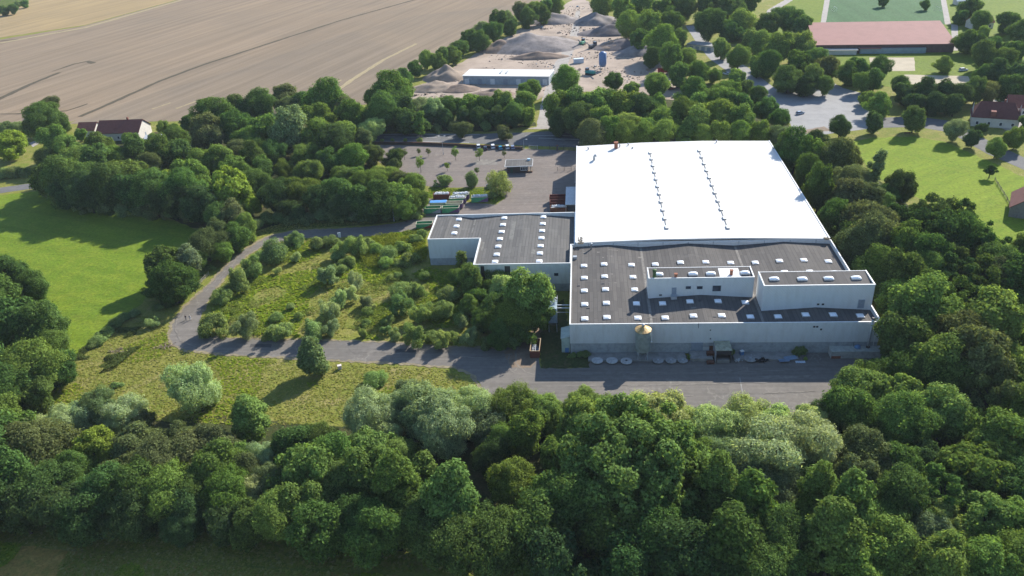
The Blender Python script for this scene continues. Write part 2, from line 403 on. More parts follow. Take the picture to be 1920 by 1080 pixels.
sheet('side_road', [(1285, 48), (1300, 48), (1336, 84), (1352, 96), (1400, 125), (1430, 148), (1462, 172), (1520, 160), (1556, 152), (1580, 165), (1628, 178), (1640, 240), (1562, 250), (1490, 262), (1482, 232), (1455, 200), (1425, 178), (1390, 150), (1355, 128), (1330, 110), (1310, 86)], .054, paint('pale_road', (.27, .265, .26), .9, .2, .12), .2, 3)
sheet('dry_verge', [(1440, 252), (1470, 256), (1560, 245), (1545, 237), (1480, 250)], .058, m_dirt, .3, 2)
sheet('foot_track', [(1425, 50), (1440, 18), (1475, -2), (1490, -2), (1452, 22), (1436, 52)], .06, m_track, .3, 3)
sheet('lawn', [(1440, 70), (1475, 10), (1500, -40), (2100, -40), (2200, 200), (1860, 165), (1700, 170), (1600, 150), (1560, 130)], .05, m_lawn, 1, 4)
sheet('sports_pitch', [(1562, -40), (1757, -40), (1764, 0), (1772, 46), (1548, 46), (1556, 0)], .07, m_pitch, .05, 6)
sheet('pitch_path', [(1538, 46), (1548, 46), (1556, 0), (1562, -40), (1550, -40), (1546, 0)], .074, m_track, .1, 5)
sheet('pitch_path', [(1772, 46), (1783, 46), (1774, 0), (1766, -40), (1757, -40), (1764, 0)], .074, m_track, .1, 5)
sheet('sand_court', [(1630, 108), (1714, 108), (1716, 133), (1634, 134)], .078, m_sand, .2, 4)
sheet('sand_court', [(1695, 140), (1815, 143), (1822, 161), (1700, 158)], .078, m_sand, .2, 4)
sheet('hall_path', [(1783, 46), (1796, 46), (1796, 95), (1786, 95)], .08, m_track, .1, 4)
sheet('farm_track', [(56, 268), (68, 262), (100, 248), (128, 236), (130, 240), (104, 254), (74, 268), (62, 276), (48, 262)], .03, m_track, .2, 2)
sheet('house_yard', [(1840, 190), (1920, 180), (2000, 190), (2000, 240), (1900, 250), (1850, 230)], .06, m_track, .3, 3)

m_scuff = paint('tyre_scuff', (.21, .19, .165), .95, .45, .5)
m_edge = paint('dirt_edge', (.25, .21, .13), .95, .45, .8)
m_patch = paint('tarmac_patch', (.085, .08, .078), .95, .3, .8)
for k, (pl, wd) in enumerate([([(978, 640), (966, 662), (968, 682), (985, 698), (1010, 704)], .35), ([(960, 655), (952, 675), (958, 695), (980, 712)], .25), ([(800, 670), (850, 668), (910, 672), (960, 664)], .3), ([(700, 660), (740, 664), (790, 661)], .2), ([(655, 652), (662, 662), (690, 660)], .2), ([(1090, 702), (1300, 700), (1500, 694)], .3), ([(1060, 724), (1250, 722), (1480, 716)], .35), ([(1120, 744), (1300, 742)], .3), ([(1430, 738), (1530, 734)], .25), ([(335, 590), (328, 615), (338, 640), (370, 652)], .3), ([(385, 548), (430, 500), (470, 468)], .25)]):
    band('tyre_track', pl, wd, .05 + .004 * k, m_scuff, .18, 1.2)
for k, pl in enumerate([[(905, 735), (884, 702), (850, 690), (760, 683), (640, 677), (530, 671), (400, 664), (344, 657), (322, 647), (315, 628), (322, 605), (346, 575), (386, 538), (421, 500), (456, 469), (502, 443), (548, 433), (620, 429)], [(640, 639), (760, 643), (860, 650), (930, 652)], [(430, 634), (520, 636), (640, 639)], [(380, 585), (402, 545), (430, 512), (462, 480), (492, 462)]]):
    band('dirt_edge', pl, .9 if k == 0 else .6, .075 + .004 * k, m_edge, .45, 1.0)
for k, px in enumerate([[(1180, 728), (1240, 727), (1242, 737), (1181, 738)], [(742, 655), (786, 656), (786, 662), (741, 661)], [(1420, 706), (1520, 703), (1521, 708), (1421, 711)], [(470, 645), (510, 646), (508, 652), (468, 651)], [(890, 300), (930, 299), (934, 309), (892, 310)]]):
    sheet('tarmac_repair', px, .046 + .004 * k, m_patch if k % 2 else m_scuff, .25, 1.0)
# concrete skirt behind the factory
sheet('lane_seam', [(1386, 708), (1388, 708), (1397, 756), (1395, 756)], .042, m_conc, .03, 3)

# ------------------------------------------------------------------ uncountable tall weeds and grass
def grass_leaf_mat(name, stops):
    t = NT(name); g = t.n('ShaderNodeNewGeometry')
    col = t.ramp(g.outputs['Random Per Island'], stops)
    d = t.n('ShaderNodeBsdfDiffuse'); tr = t.n('ShaderNodeBsdfTranslucent'); mx = t.n('ShaderNodeMixShader'); mx.inputs[0].default_value = .35
    t.link(col, d.inputs[0]); t.link(col, tr.inputs[0]); t.link(d.outputs[0], mx.inputs[1]); t.link(tr.outputs[0], mx.inputs[2]); t.link(mx.outputs[0], t.out.inputs['Surface'])
    return t.m

def inside(poly, x, y):
    c = False; n = len(poly); j = n - 1
    for i in range(n):
        xi, yi, xj, yj = poly[i][0], poly[i][1], poly[j][0], poly[j][1]
        if (yi > y) != (yj > y) and x < (xj - xi) * (y - yi) / (yj - yi) + xi: c = not c
        j = i
    return c

from mathutils import noise as mnoise
def tufts(name, px, n, size, mat, seed, thr=-.2, sc=.06):
    poly = [G(p[0], p[1]) for p in px]; poly = [(p.x, p.y) for p in poly]
    x0, x1 = min(p[0] for p in poly), max(p[0] for p in poly); y0, y1 = min(p[1] for p in poly), max(p[1] for p in poly)
    rnd = random.Random(seed); vs, fs = [], []; k = 0; tries = 0
    while k < n and tries < n * 12:
        tries += 1
        x, y = rnd.uniform(x0, x1), rnd.uniform(y0, y1)
        if mnoise.noise((x * sc, y * sc, seed)) < thr or not inside(poly, x, y): continue
        k += 1; s = size * rnd.uniform(.5, 1.5)
        for q in range(2):                                # leaning blades, mostly lying over
            a = rnd.uniform(0, 6.283); b = len(vs); dx, dy = math.cos(a) * s * .6, math.sin(a) * s * .6; px_, py_ = -dy * .55, dx * .55
            z0, z1 = rnd.uniform(.03, .08), s * rnd.uniform(.08, .42)
            vs += [(x - dx, y - dy, z0), (x + px_, y + py_, z1 * .8), (x + dx, y + dy, z1), (x - px_, y - py_, z1 * .5)]
            fs.append((b, b + 1, b + 2, b + 3))
    me = bpy.data.meshes.new(name); me.from_pydata(vs, [], fs); me.materials.append(mat)
    o = bpy.data.objects.new(name, me); C.objects.link(o); return o

m_tuft = grass_leaf_mat('dry_tufts', [(0, (.17, .21, .032)), (.45, (.25, .26, .05)), (.75, (.30, .28, .075)), (1, (.37, .33, .13))])
m_tuft2 = grass_leaf_mat('green_tufts', [(0, (.12, .19, .018)), (.5, (.20, .28, .024)), (.85, (.29, .34, .03)), (1, (.34, .34, .08))])
LOT = [(400, 600), (395, 560), (435, 520), (470, 482), (500, 465), (560, 450), (700, 445), (795, 428), (800, 500), (880, 520), (880, 640), (760, 638), (640, 634), (480, 630)]
LOWER = [(150, 660), (260, 590), (310, 600), (316, 650), (410, 668), (640, 682), (850, 694), (890, 730), (640, 790), (500, 800), (300, 790), (60, 775), (110, 700)]
for nm, pl, n, sz, mt, sd_, thr, lb in (
        ('tall_grass', LOT, 9000, .5, m_tuft, 1, -.3, 'dry yellowish grass of the fenced waste lot inside the road loop'),
        ('weeds', LOT, 11000, .85, m_tuft2, 2, .05, 'bright green weeds patching the waste lot inside the road loop'),
        ('tall_grass', LOWER, 12000, .45, m_tuft, 3, -.4, 'tussocky dry grass of the slope below the road loop'),
        ('weeds', LOWER, 2500, .6, m_tuft2, 4, .18, 'green weed patches on the grassy slope below the road loop'),
        ('weeds', [(670, 470), (700, 446), (795, 430), (800, 480), (760, 500), (700, 505)], 5000, 1.0, m_tuft2, 5, -.6, 'tall yellow-green weeds left of the grey wing'),
        ('weeds', [(800, 371), (806, 352), (860, 354), (937, 356), (946, 372), (930, 381), (880, 372)], 1500, .6, m_tuft2, 7, -.6, 'grass strip between the car park and the skips'),
        ('tall_grass', [(-40, 1012), (130, 1032), (300, 1050), (480, 1066), (760, 1082), (900, 1130), (-40, 1130)], 7000, .55, m_tuft, 12, -.1, 'dry straw-coloured grass of the field edge at the very front'),
        ('weeds', [(-40, 1014), (130, 1030), (480, 1064), (760, 1080), (500, 1100), (-40, 1060)], 2500, .6, m_tuft2, 13, .15, 'green weed patches on the front field edge'),
        ('weeds', [(-20, 1000), (300, 990), (700, 1030), (1000, 1060), (1000, 1080), (480, 1062), (130, 1030), (-20, 1014)], 5000, .6, m_tuft, 8, -.5, 'shaded weeds at the foot of the front tree belt'),
        ('weeds', [(470, 446), (505, 425), (560, 412), (700, 398), (790, 400), (740, 414), (618, 424), (500, 437)], 2500, .5, m_tuft, 9, -.5, 'grass verge above the upper road bend')):
    tag(tufts(nm, pl, n, sz, mt, sd_, thr), lb, 'grass' if nm == 'tall_grass' else 'weeds', None, 'stuff')
# ================================================================== TREES
def leaf_mat():
    t = NT('leaf_canopy'); g = t.n('ShaderNodeNewGeometry'); oi = t.n('ShaderNodeObjectInfo')
    rnd = g.outputs['Random Per Island']
    hv = t.n('ShaderNodeHueSaturation')
    t.link(oi.outputs['Color'], hv.inputs['Color'])
    mr = t.n('ShaderNodeMapRange'); mr.inputs['From Min'].default_value = 0; mr.inputs['From Max'].default_value = 1
    mr.inputs['To Min'].default_value = .50; mr.inputs['To Max'].default_value = 1.55; t.link(rnd, mr.inputs[0]); t.link(mr.outputs[0], hv.inputs['Value'])
    hr = t.n('ShaderNodeMapRange'); hr.inputs['To Min'].default_value = .485; hr.inputs['To Max'].default_value = .515; t.link(oi.outputs['Random'], hr.inputs[0]); t.link(hr.outputs[0], hv.inputs['Hue'])
    # sprays of lighter and darker leaf, a few metres across
    nz = t.noise(.45, 3, .6)
    col = t.mix(.6, hv.outputs[0], t.ramp(nz, [(.3, .72), (.7, 1.3)]), 'MULTIPLY')
    d = t.n('ShaderNodeBsdfDiffuse')
    tr = t.n('ShaderNodeBsdfTranslucent')
    mx = t.n('ShaderNodeMixShader'); mx.inputs[0].default_value = .46
    tcol = t.mix(1.0, col, (1.2, 1.15, .6), 'MULTIPLY')
    t.link(col, d.inputs[0]); t.link(tcol, tr.inputs[0]); t.link(d.outputs[0], mx.inputs[1]); t.link(tr.outputs[0], mx.inputs[2])
    t.link(mx.outputs[0], t.out.inputs['Surface'])
    return t.m
LEAF = leaf_mat()
BARK = paint('bark', (.060, .048, .036), .95, .4, 1.2)

def crown_mesh(name, seed, R, H, z0, nlobe, nleaf, leaf, prof='round', droop=0.0, lobe=(.20, .42), aspect=.6, flat=.55, fill=.3, rough=.30):
    """R half width, H half height, z0 bottom of crown; many small leaf sprays over an uneven cluster of boughs"""
    rg = np.random.default_rng(seed); cz = z0 + H
    wv = rg.normal(size=(7, 3)) * 1.5; ph = rg.uniform(0, 6.28, 7); am = rg.uniform(.5, 1, 7)
    def lump(d): return (np.sin(d @ wv.T + ph) * am).sum(-1) / 3.2
    L, Rl = [], []
    tries = 0
    while len(L) < nlobe and tries < 6000:
        tries += 1
        d = rg.normal(size=3); d /= np.linalg.norm(d); rad = rg.uniform(.25, 1.0) ** .5
        g = 1 + rough * lump(d)
        zz = d[2] * rad
        if prof == 'cone': wx = np.clip(1.12 - .34 * (zz + 1), .10, 1.0)
        elif prof == 'spire': wx = np.clip(1.1 - .5 * (zz + 1), .06, 1.0); zz = max(zz, -.8)
        elif prof == 'dome': wx = 1.0; zz = max(zz, -.55)
        elif prof == 'vase': wx = np.clip(.6 + .28 * (zz + 1), .4, 1.05)
        elif prof == 'oak': wx = .95 + .12 * zz if zz < 0 else 1.0
        else: wx = 1.0
        r = (lobe[0] + (lobe[1] - lobe[0]) * rg.random() ** 1.7) * R
        if prof == 'cone': r *= np.clip(1.15 - .22 * (zz + 1), .5, 1)
        k = max(.2, (R * g - r * .6) / R)
        p = np.array([d[0] * rad * R * k * wx, d[1] * rad * R * k * wx, cz + zz * (H * g - r * .6)])
        if p[2] < z0 + r * .2: p[2] = z0 + r * rg.uniform(.2, .7)
        if any(np.linalg.norm(p - q) < .42 * min(r, rr) for q, rr in zip(L, Rl)): continue
        L.append(p); Rl.append(r)
    L = np.array(L); Rl = np.array(Rl); n = len(L)
    w = Rl ** 2 / (Rl ** 2).sum(); cnt = np.maximum(8, (w * nleaf * 1.9).astype(int))
    P, N = [], []
    for i in range(n):
        d = rg.normal(size=(cnt[i], 3)); d /= np.linalg.norm(d, axis=1)[:, None]
        w2 = rg.normal(size=(5, 3)) * 3.2; p2 = rg.uniform(0, 6.28, 5)
        bump = np.sin(d @ w2.T + p2).sum(1) / 5
        rr = Rl[i] * (.92 + .30 * bump - fill * rg.random(cnt[i]) ** 2 + .38 * rg.random(cnt[i]) ** 3.5)
        e = d * rr[:, None]; e[:, 2] *= .82
        P.append(L[i] + e); N.append(d)
    P = np.vstack(P); N = np.vstack(N)
    keep = np.ones(len(P), bool)
    for i in range(n):
        keep &= ~(np.linalg.norm((P - L[i]) / np.array([1, 1, .82]), axis=1) < .60 * Rl[i])
    keep &= P[:, 2] > .12
    P, N = P[keep], N[keep]
    if len(P) > nleaf:
        q = rg.permutation(len(P))[:nleaf]; P, N = P[q], N[q]
    m = len(P)
    if droop: P[:, 2] -= droop * rg.random(m) ** 2 * leaf * 2
    out = (P - np.array([0, 0, cz - H * .3])); out /= np.linalg.norm(out, axis=1)[:, None] + 1e-6
    nn = N * .75 + out * .45 + rg.normal(size=(m, 3)) * flat + np.array([0, 0, .38]); nn /= np.linalg.norm(nn, axis=1)[:, None]
    t = rg.normal(size=(m, 3)) + np.array([0, 0, -droop * 2.0]); t -= (t * nn).sum(1)[:, None] * nn; t /= np.linalg.norm(t, axis=1)[:, None] + 1e-9
    b = np.cross(nn, t); s = leaf * rg.uniform(.55, 1.45, m)[:, None]
    bend = nn * s * rg.uniform(-.2, .35, m)[:, None]
    V = np.empty((m * 4, 3))
    V[0::4] = P - t * s; V[1::4] = P + b * s * aspect + bend; V[2::4] = P + t * s * rg.uniform(.7, 1.2, m)[:, None]; V[3::4] = P - b * s * aspect + bend * .5
    me = bpy.data.meshes.new(name)
    me.vertices.add(m * 4); me.vertices.foreach_set('co', V.ravel())
    me.loops.add(m * 4); me.loops.foreach_set('vertex_index', np.arange(m * 4))
    me.polygons.add(m); me.polygons.foreach_set('loop_start', np.arange(m) * 4); me.polygons.foreach_set('loop_total', np.full(m, 4))
    me.update(calc_edges=True); me.materials.append(LEAF)
    return me, L, Rl

def trunk_mesh(name, seed, z0, H, R, rad, lobes, nlimb=7):
    rnd = random.Random(seed); b = MB(); top = z0 + H * 1.2
    pts = [(0, 0, -.15), (rnd.uniform(-.1, .1), rnd.uniform(-.1, .1), z0 * .6 + .3), (rnd.uniform(-.3, .3), rnd.uniform(-.3, .3), z0 + H * .5), (rnd.uniform(-.4, .4), rnd.uniform(-.4, .4), top)]
    b.tube(pts, [rad * 1.25, rad, rad * .7, rad * .15], 7)
    for i in rnd.sample(range(len(lobes)), min(nlimb, len(lobes))):
        p = Vector(lobes[i]); zz = max(z0 * .6 + .3, min(p.z * .6, z0 + H * .8))
        a = Vector((0, 0, zz)); mid = a.lerp(p, .5) + Vector((0, 0, -.05 * (p - a).length))
        b.tube([a, mid, p], [rad * .42, rad * .28, rad * .08], 5, caps=False)
    me = bpy.data.meshes.new(name); me.from_pydata([tuple(p) for p in b.v], [], b.f); me.materials.append(BARK); me.shade_smooth()
    return me

PROTO = {}
def proto(kind, seeds, R, H, z0, nlobe, nleaf, leaf, rad, **kw):
    nl = kw.pop('nlimb', 7)
    PROTO[kind] = []
    for i, s in enumerate(seeds):
        q = (1.0, .78, 1.22, .9, 1.1, .72)[i % 6] if len(seeds) > 1 else 1.0      # leaf size differs from tree to tree
        me, L, Rl = crown_mesh(kind + '_crown', s, R, H, z0, int(nlobe * (1.0, 1.25, .8, 1.1, .7, 1.3)[i % 6]), int(nleaf / q ** 1.6), leaf * q, **kw)
        PROTO[kind].append((me, trunk_mesh(kind + '_trunk', s, z0, H, R, rad, [tuple(x) for x in L], nl)))
    PROTO[kind + '_dim'] = (R, H, z0)
proto('broad', (11, 12, 13, 14, 15, 16), 6.3, 6.5, .5, 66, 29000, .25, .32, prof='oak', rough=.42)
proto('round', (21, 22, 23), 6.2, 5.6, .6, 90, 28000, .25, .32, lobe=(.15, .28), rough=.25)
proto('great', (25,), 12.5, 9.5, 1.5, 210, 62000, .30, .55, lobe=(.085, .17), rough=.22, nlimb=14)
proto('alder', (31, 32, 33), 4.7, 7.4, 1.0, 60, 24000, .24, .26, prof='cone', lobe=(.22, .46), rough=.3)
proto('willow', (41, 42, 43, 44), 6.2, 5.4, .6, 52, 36000, .27, .32, droop=.55, aspect=.26, lobe=(.20, .40), flat=.7, fill=.4, rough=.3)
proto('shaggy', (47,), 6.0, 5.2, .4, 24, 34000, .25, .32, droop=.5, aspect=.28, lobe=(.26, .46), flat=.7, fill=.4, rough=.65)
proto('cone', (57,), 3.4, 3.4, .02, 46, 15000, .17, .12, prof='spire', lobe=(.20, .42), rough=.2)
proto('open', (51, 52, 53), 6.6, 6.0, 2.6, 44, 15000, .25, .42, lobe=(.13, .30), nlimb=20, rough=.4)
proto('bush', (61, 62, 63, 64), 2.7, 1.9, .05, 30, 8500, .15, .09, prof='dome', lobe=(.18, .55), aspect=.5, rough=.6)
proto('osier', (71, 72, 73), 2.5, 2.2, .02, 28, 11500, .16, .09, prof='dome', droop=.2, aspect=.26, lobe=(.18, .5), flat=.8, fill=.6, rough=.6)
proto('sapling', (81, 82), 1.7, 1.7, 1.6, 12, 1500, .14, .07, lobe=(.3, .5), nlimb=6)
proto('birch', (91,), 2.0, 5.6, .8, 30, 7000, .17, .12, lobe=(.25, .5))

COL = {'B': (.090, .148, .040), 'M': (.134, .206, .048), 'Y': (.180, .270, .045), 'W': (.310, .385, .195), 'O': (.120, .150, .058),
       'G': (.165, .240, .062), 'D': (.060, .104, .036), 'L': (.335, .410, .165), 'V': (.165, .220, .108)}
WORD = {'B': 'dark green', 'M': 'mid green', 'Y': 'bright yellow-green', 'W': 'silvery grey-green', 'O': 'dull olive green', 'G': 'fresh light green', 'D': 'very dark green', 'L': 'pale green', 'V': 'grey-green'}
SHAPE = {'broad': ('broadleaf_tree', 'broad tree'), 'round': ('broadleaf_tree', 'bobbly tree'), 'great': ('broadleaf_tree', 'huge bobbly dome-crowned tree'), 'alder': ('alder_tree', 'tapering tree'), 'willow': ('willow_tree', 'feathery willow'), 'shaggy': ('willow_tree', 'shaggy willow'),
         'open': ('branching_tree', 'open bare-limbed tree'), 'bush': ('shrub', 'rounded shrub'), 'cone': ('shrub', 'conical shrub'), 'osier': ('willow_shrub', 'feathery willow shrub'), 'sapling': ('young_tree', 'thin young tree'), 'birch': ('slender_tree', 'narrow slender tree')}
ORD = ['leftmost', 'second from left', 'third from left', 'fourth from left', 'fifth from left', 'sixth from left', 'seventh from left', 'eighth from left', 'ninth from left', 'tenth from left', 'eleventh from left', 'twelfth from left', 'thirteenth from left', 'fourteenth from left', 'fifteenth from left', 'sixteenth from left']
TREES = []
_cnt = {}
def tree(u, v, wpx, kind, colour, asp=1.0, label=None, h=None, base=False):
    """crown centre at pixel (u, v), crown wpx wide in the 1920 frame (base=True: the foot stands at (u, v))"""
    R0, H0, z0 = PROTO[kind + '_dim']
    rnd = random.Random(int(u * 31 + v * 17 + wpx))
    zc = 6.0
    for _ in range(5):
        p = G(u, v, 0 if base else zc); R = wpx / 2 / F_PX * dist(p); s = R / R0; sz = s * asp; zc = (z0 + H0) * sz
    k = _cnt.get(kind, 0); _cnt[kind] = k + 1
    cm, tm = PROTO[kind][k % len(PROTO[kind])]
    nm = SHAPE[kind][0]
    if nm == 'broadleaf_tree': nm = HAB[0]
    rt = thing(nm, label, 'shrub' if 'shrub' in nm else 'tree', (p.x, p.y, .0), rnd.uniform(0, 6.283))
    rt.scale = (s * rnd.uniform(.9, 1.12), s * rnd.uniform(.9, 1.12), sz * (rnd.uniform(.9, 1.14) if kind not in ('great',) else 1))
    c = bpy.data.objects.new('crown', cm); C.objects.link(c); c.parent = rt
    q = rnd.uniform(.86, 1.16); col = COL[colour]
    q *= 1.35 if 'shrub' in nm else 1.4 if nm in ('parkland_tree', 'hedgerow_tree') else 1.25 if nm == 'woodland_tree' else 1.1
    if 'shrub' in nm: col = tuple(.62 * a_ + .38 * b_ for a_, b_ in zip(col, (.25, .30, .145)))
    c.color = (col[0] * q * rnd.uniform(.93, 1.07), col[1] * q, col[2] * q * rnd.uniform(.9, 1.1), 1)
    t = bpy.data.objects.new('trunk', tm); C.objects.link(t); t.parent = rt
    TREES.append([rt, u, v, kind, colour, label])
    return rt

# rows: u, v, width, kind, colour
K = {'g': 'great', 'b': 'broad', 'r': 'round', 'a': 'alder', 'w': 'willow', 'o': 'open', 's': 'bush', 'f': 'osier', 't': 'sapling', 'p': 'birch'}
HAB = ['broadleaf_tree']
WF = [1.12]
def plant(txt, asp=1.0, hab='broadleaf_tree', wf=1.14):
    HAB[0] = hab; WF[0] = wf
    for row in txt.split(';'):
        q = row.split()
        if not q: continue
        u, v, wd = float(q[0]), float(q[1]), float(q[2]); a = float(q[4]) if len(q) > 4 else asp
        tree(u, v, wd * (1.0 if q[3][0] in 'gtpsf' else wf), K[q[3][0]], q[3][1], a)

# --- front belt, left third
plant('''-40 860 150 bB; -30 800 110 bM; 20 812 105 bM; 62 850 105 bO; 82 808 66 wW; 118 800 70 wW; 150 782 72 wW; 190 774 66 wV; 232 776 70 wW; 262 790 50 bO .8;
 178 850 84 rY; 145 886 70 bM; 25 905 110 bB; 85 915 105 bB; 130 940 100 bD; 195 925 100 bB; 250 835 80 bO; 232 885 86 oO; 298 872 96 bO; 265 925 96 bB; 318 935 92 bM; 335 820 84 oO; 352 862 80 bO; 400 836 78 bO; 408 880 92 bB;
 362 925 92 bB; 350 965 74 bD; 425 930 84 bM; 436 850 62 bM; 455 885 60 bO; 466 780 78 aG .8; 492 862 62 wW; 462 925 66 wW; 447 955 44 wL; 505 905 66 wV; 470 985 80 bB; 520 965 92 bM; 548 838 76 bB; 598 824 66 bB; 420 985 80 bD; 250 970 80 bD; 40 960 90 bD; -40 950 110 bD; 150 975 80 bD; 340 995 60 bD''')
# --- front belt, middle
plant('''572 880 110 bG; 622 868 84 bM; 560 955 100 bM; 636 915 100 bB; 600 1000 100 bB; 662 970 96 bB; 690 782 92 wW; 722 812 66 wW; 742 775 64 wW; 792 766 100 wW; 832 806 92 wW; 765 735 60 wV; 872 772 84 wW; 700 836 84 bG; 745 850 60 bG; 690 905 110 bB;
 745 915 100 aM; 800 895 76 aM; 846 935 112 aG; 780 985 110 bB; 706 995 110 bB; 852 1020 110 bB; 905 975 84 bB; 905 800 70 wV; 925 860 60 bD; 962 905 96 rM; 958 765 84 wG; 1008 772 76 wG; 1022 765 60 wG; 1090 758 62 wG; 985 825 78 bM; 942 830 64 bM; 1128 776 60 bM; 1150 772 54 bM;
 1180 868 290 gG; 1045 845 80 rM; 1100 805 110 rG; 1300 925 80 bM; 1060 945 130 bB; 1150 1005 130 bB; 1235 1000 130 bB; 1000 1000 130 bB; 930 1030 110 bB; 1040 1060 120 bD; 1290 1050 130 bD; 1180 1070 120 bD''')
plant('''1195 778 90 wL; 1240 785 100 wL; 1290 800 70 wL; 1345 805 96 wL; 1398 792 96 wL; 1450 806 90 wL; 1490 842 120 wW; 1430 850 130 wW; 1350 862 100 wV; 1520 790 60 wL; 1440 915 100 wV; 1345 925 104 aM; 1405 955 100 aM; 1370 1010 120 aB; 1460 1010 110 bB; 1330 1060 110 bD; 1440 1070 120 bB; 1500 770 24 sM; 1536 772 24 sM; 1400 900 80 bD; 1310 870 80 bM''')
# --- front belt, right third
plant('''1618 728 104 rG; 1668 752 90 rG; 1600 766 90 bM; 1690 790 100 bG; 1768 782 92 bG; 1745 752 60 bG; 1812 800 80 bM; 1622 852 92 bO; 1598 905 84 bO; 1572 855 60 bB; 1535 930 96 aM; 1590 965 96 aM; 1560 1005 110 aM; 1600 1042 120 rM; 1672 1030 100 bM; 1640 990 90 bB; 1700 880 84 bB; 1690 940 100 bB; 1735 1000 96 rV; 1785 985 90 rG; 1848 972 104 rG; 1760 1060 110 bM; 1850 1060 120 rM; 1925 1050 120 bM; 1825 872 124 rM; 1880 830 100 bM; 1920 900 100 bB; 1915 985 90 bM; 1925 770 100 bM; 1770 930 90 oM; 1740 870 70 bD; 1560 770 70 bB; 1520 900 70 bB; 1640 705 60 bM; 1662 690 50 bB''')
# --- belt along the right side of the buildings
plant('''1458 256 40 wV; 1492 284 54 bM 1.3; 1470 284 40 bB 1.5; 1512 322 46 bB 1.5; 1536 358 48 bB 1.5; 1566 404 50 bB 1.5; 1588 440 44 bB 1.4; 1566 300 62 bO; 1535 300 56 bG; 1530 262 36 bD; 1598 342 66 wV; 1590 372 66 bO; 1612 372 66 bO; 1600 412 38 bG; 1632 418 86 wO; 1618 464 78 bO; 1590 300 50 bO; 1650 384 54 bG .8; 1642 316 32 pV; 1690 352 54 bD; 1664 366 40 bB; 1690 414 62 bD; 1762 398 80 oB; 1728 396 54 oB; 1800 420 66 oB; 1808 452 84 bB; 1752 440 96 oD; 1776 478 84 oB; 1692 466 84 bM; 1650 500 80 bM; 1730 490 80 bB; 1868 492 84 bB; 1842 466 64 oB; 1905 520 90 bB; 1640 456 80 bO;
 1700 520 84 bB; 1742 516 76 bM; 1840 520 80 oB; 1866 505 84 oO; 1800 520 80 oD; 1724 586 120 bM; 1690 560 80 bB; 1770 560 80 oB; 1832 556 76 oD; 1852 615 116 bG; 1810 640 110 bO; 1700 640 100 bB; 1680 610 60 bD; 1830 690 130 rO; 1760 690 110 bM; 1720 700 90 bB; 1905 640 60 oB; 1910 730 90 bB; 1860 745 90 oO; 1660 540 50 bB; 1668 655 40 bB; 1925 610 80 bB; 1925 470 60 bB''')
# --- wood behind the left meadow
plant('''82 222 52 bB; 92 196 30 wO; 56 236 36 bM; 114 228 30 bB; 104 268 52 bM; 88 296 40 bB; 130 285 44 bM; 150 298 58 bG; 98 325 64 bB; 122 340 70 bB; 180 306 56 bB; 215 296 46 bM; 186 276 48 bB; 166 338 76 bB; 232 326 78 bB; 206 352 72 bD; 254 284 52 bB; 280 314 48 bO; 300 294 56 bB; 313 333 32 rY; 288 357 74 bB; 334 286 56 bB; 376 302 50 bM; 364 333 66 bM; 346 362 74 bB; 386 254 56 bO; 404 214 64 bB; 352 226 30 bB; 330 262 44 bB; 250 358 70 bD; 165 362 64 bD; 128 362 56 bD; 322 375 66 bD''', hab='woodland_tree')
plant('''398 262 46 bO; 440 208 44 bB; 462 212 42 bB; 492 200 50 bB; 533 186 42 bO; 542 206 40 bO; 578 192 50 bB; 612 196 66 bM; 595 220 56 bM; 640 206 50 bO; 662 222 50 bM; 697 240 40 bL; 503 238 62 bM; 445 244 56 bB; 546 250 72 bV; 470 260 50 bM; 600 252 60 bM; 626 268 62 bD; 654 252 46 bG; 660 292 48 bM; 680 266 40 bO; 510 284 48 bB; 411 296 52 bM; 447 280 42 bO; 430 320 50 bM; 474 300 46 bB; 494 320 44 bB; 458 330 50 bM; 581 290 56 wG; 533 318 38 wM; 582 322 50 wG; 570 360 60 wM; 612 300 46 bB; 640 330 46 wG; 690 338 54 wG; 665 330 40 wG; 724 328 44 wG; 748 338 38 wO; 774 345 48 wG; 776 374 46 bM; 750 372 54 bM; 714 374 60 bB; 672 372 62 bB; 628 366 58 bB; 600 380 50 bD; 520 365 60 bD; 545 390 40 bD; 440 360 84 rY; 406 380 40 rO; 470 385 40 rY; 500 404 22 sY; 458 430 40 bM; 436 410 56 bO; 412 405 50 bB; 380 385 60 bD; 480 350 50 bB; 697 288 38 wO; 740 294 34 bB; 738 312 20 bO; 560 400 30 bD; 640 392 40 bD; 700 395 40 bD; 760 392 40 bM''', hab='woodland_tree')
# --- clump on the meadow edge and the trees at the left border
plant('''298 500 60 bB 1.1; 325 530 70 bB; 350 488 58 bV; 386 455 66 bO .9; 440 446 44 bM; 415 470 40 bM; 340 545 40 bM .8; 300 540 44 bB; 405 440 50 bO; 370 490 34 bM;
 22 525 70 bB; 62 540 54 bB; 20 610 110 bB; 72 622 84 bB; 96 596 48 bB; 60 690 104 bM; 108 690 60 bB; 8 730 96 bB; 60 735 70 bB; -40 560 110 bB; -40 680 120 bB; 90 650 60 bM''')
tree(380, 770, 86, 'shaggy', 'W', 1.3, 'large lone silvery willow casting shade on the grassy slope below the road', base=True)
tree(590, 702, 76, 'cone', 'B', 1.0, 'dark green conical bush standing alone on the lower side of the road', base=True)
tree(700, 716, 46, 'bush', 'M', .7, 'low bright green bush on the slope, right of the small white box', base=True)
tree(392, 632, 0.1, 'bush', 'M') if False else None
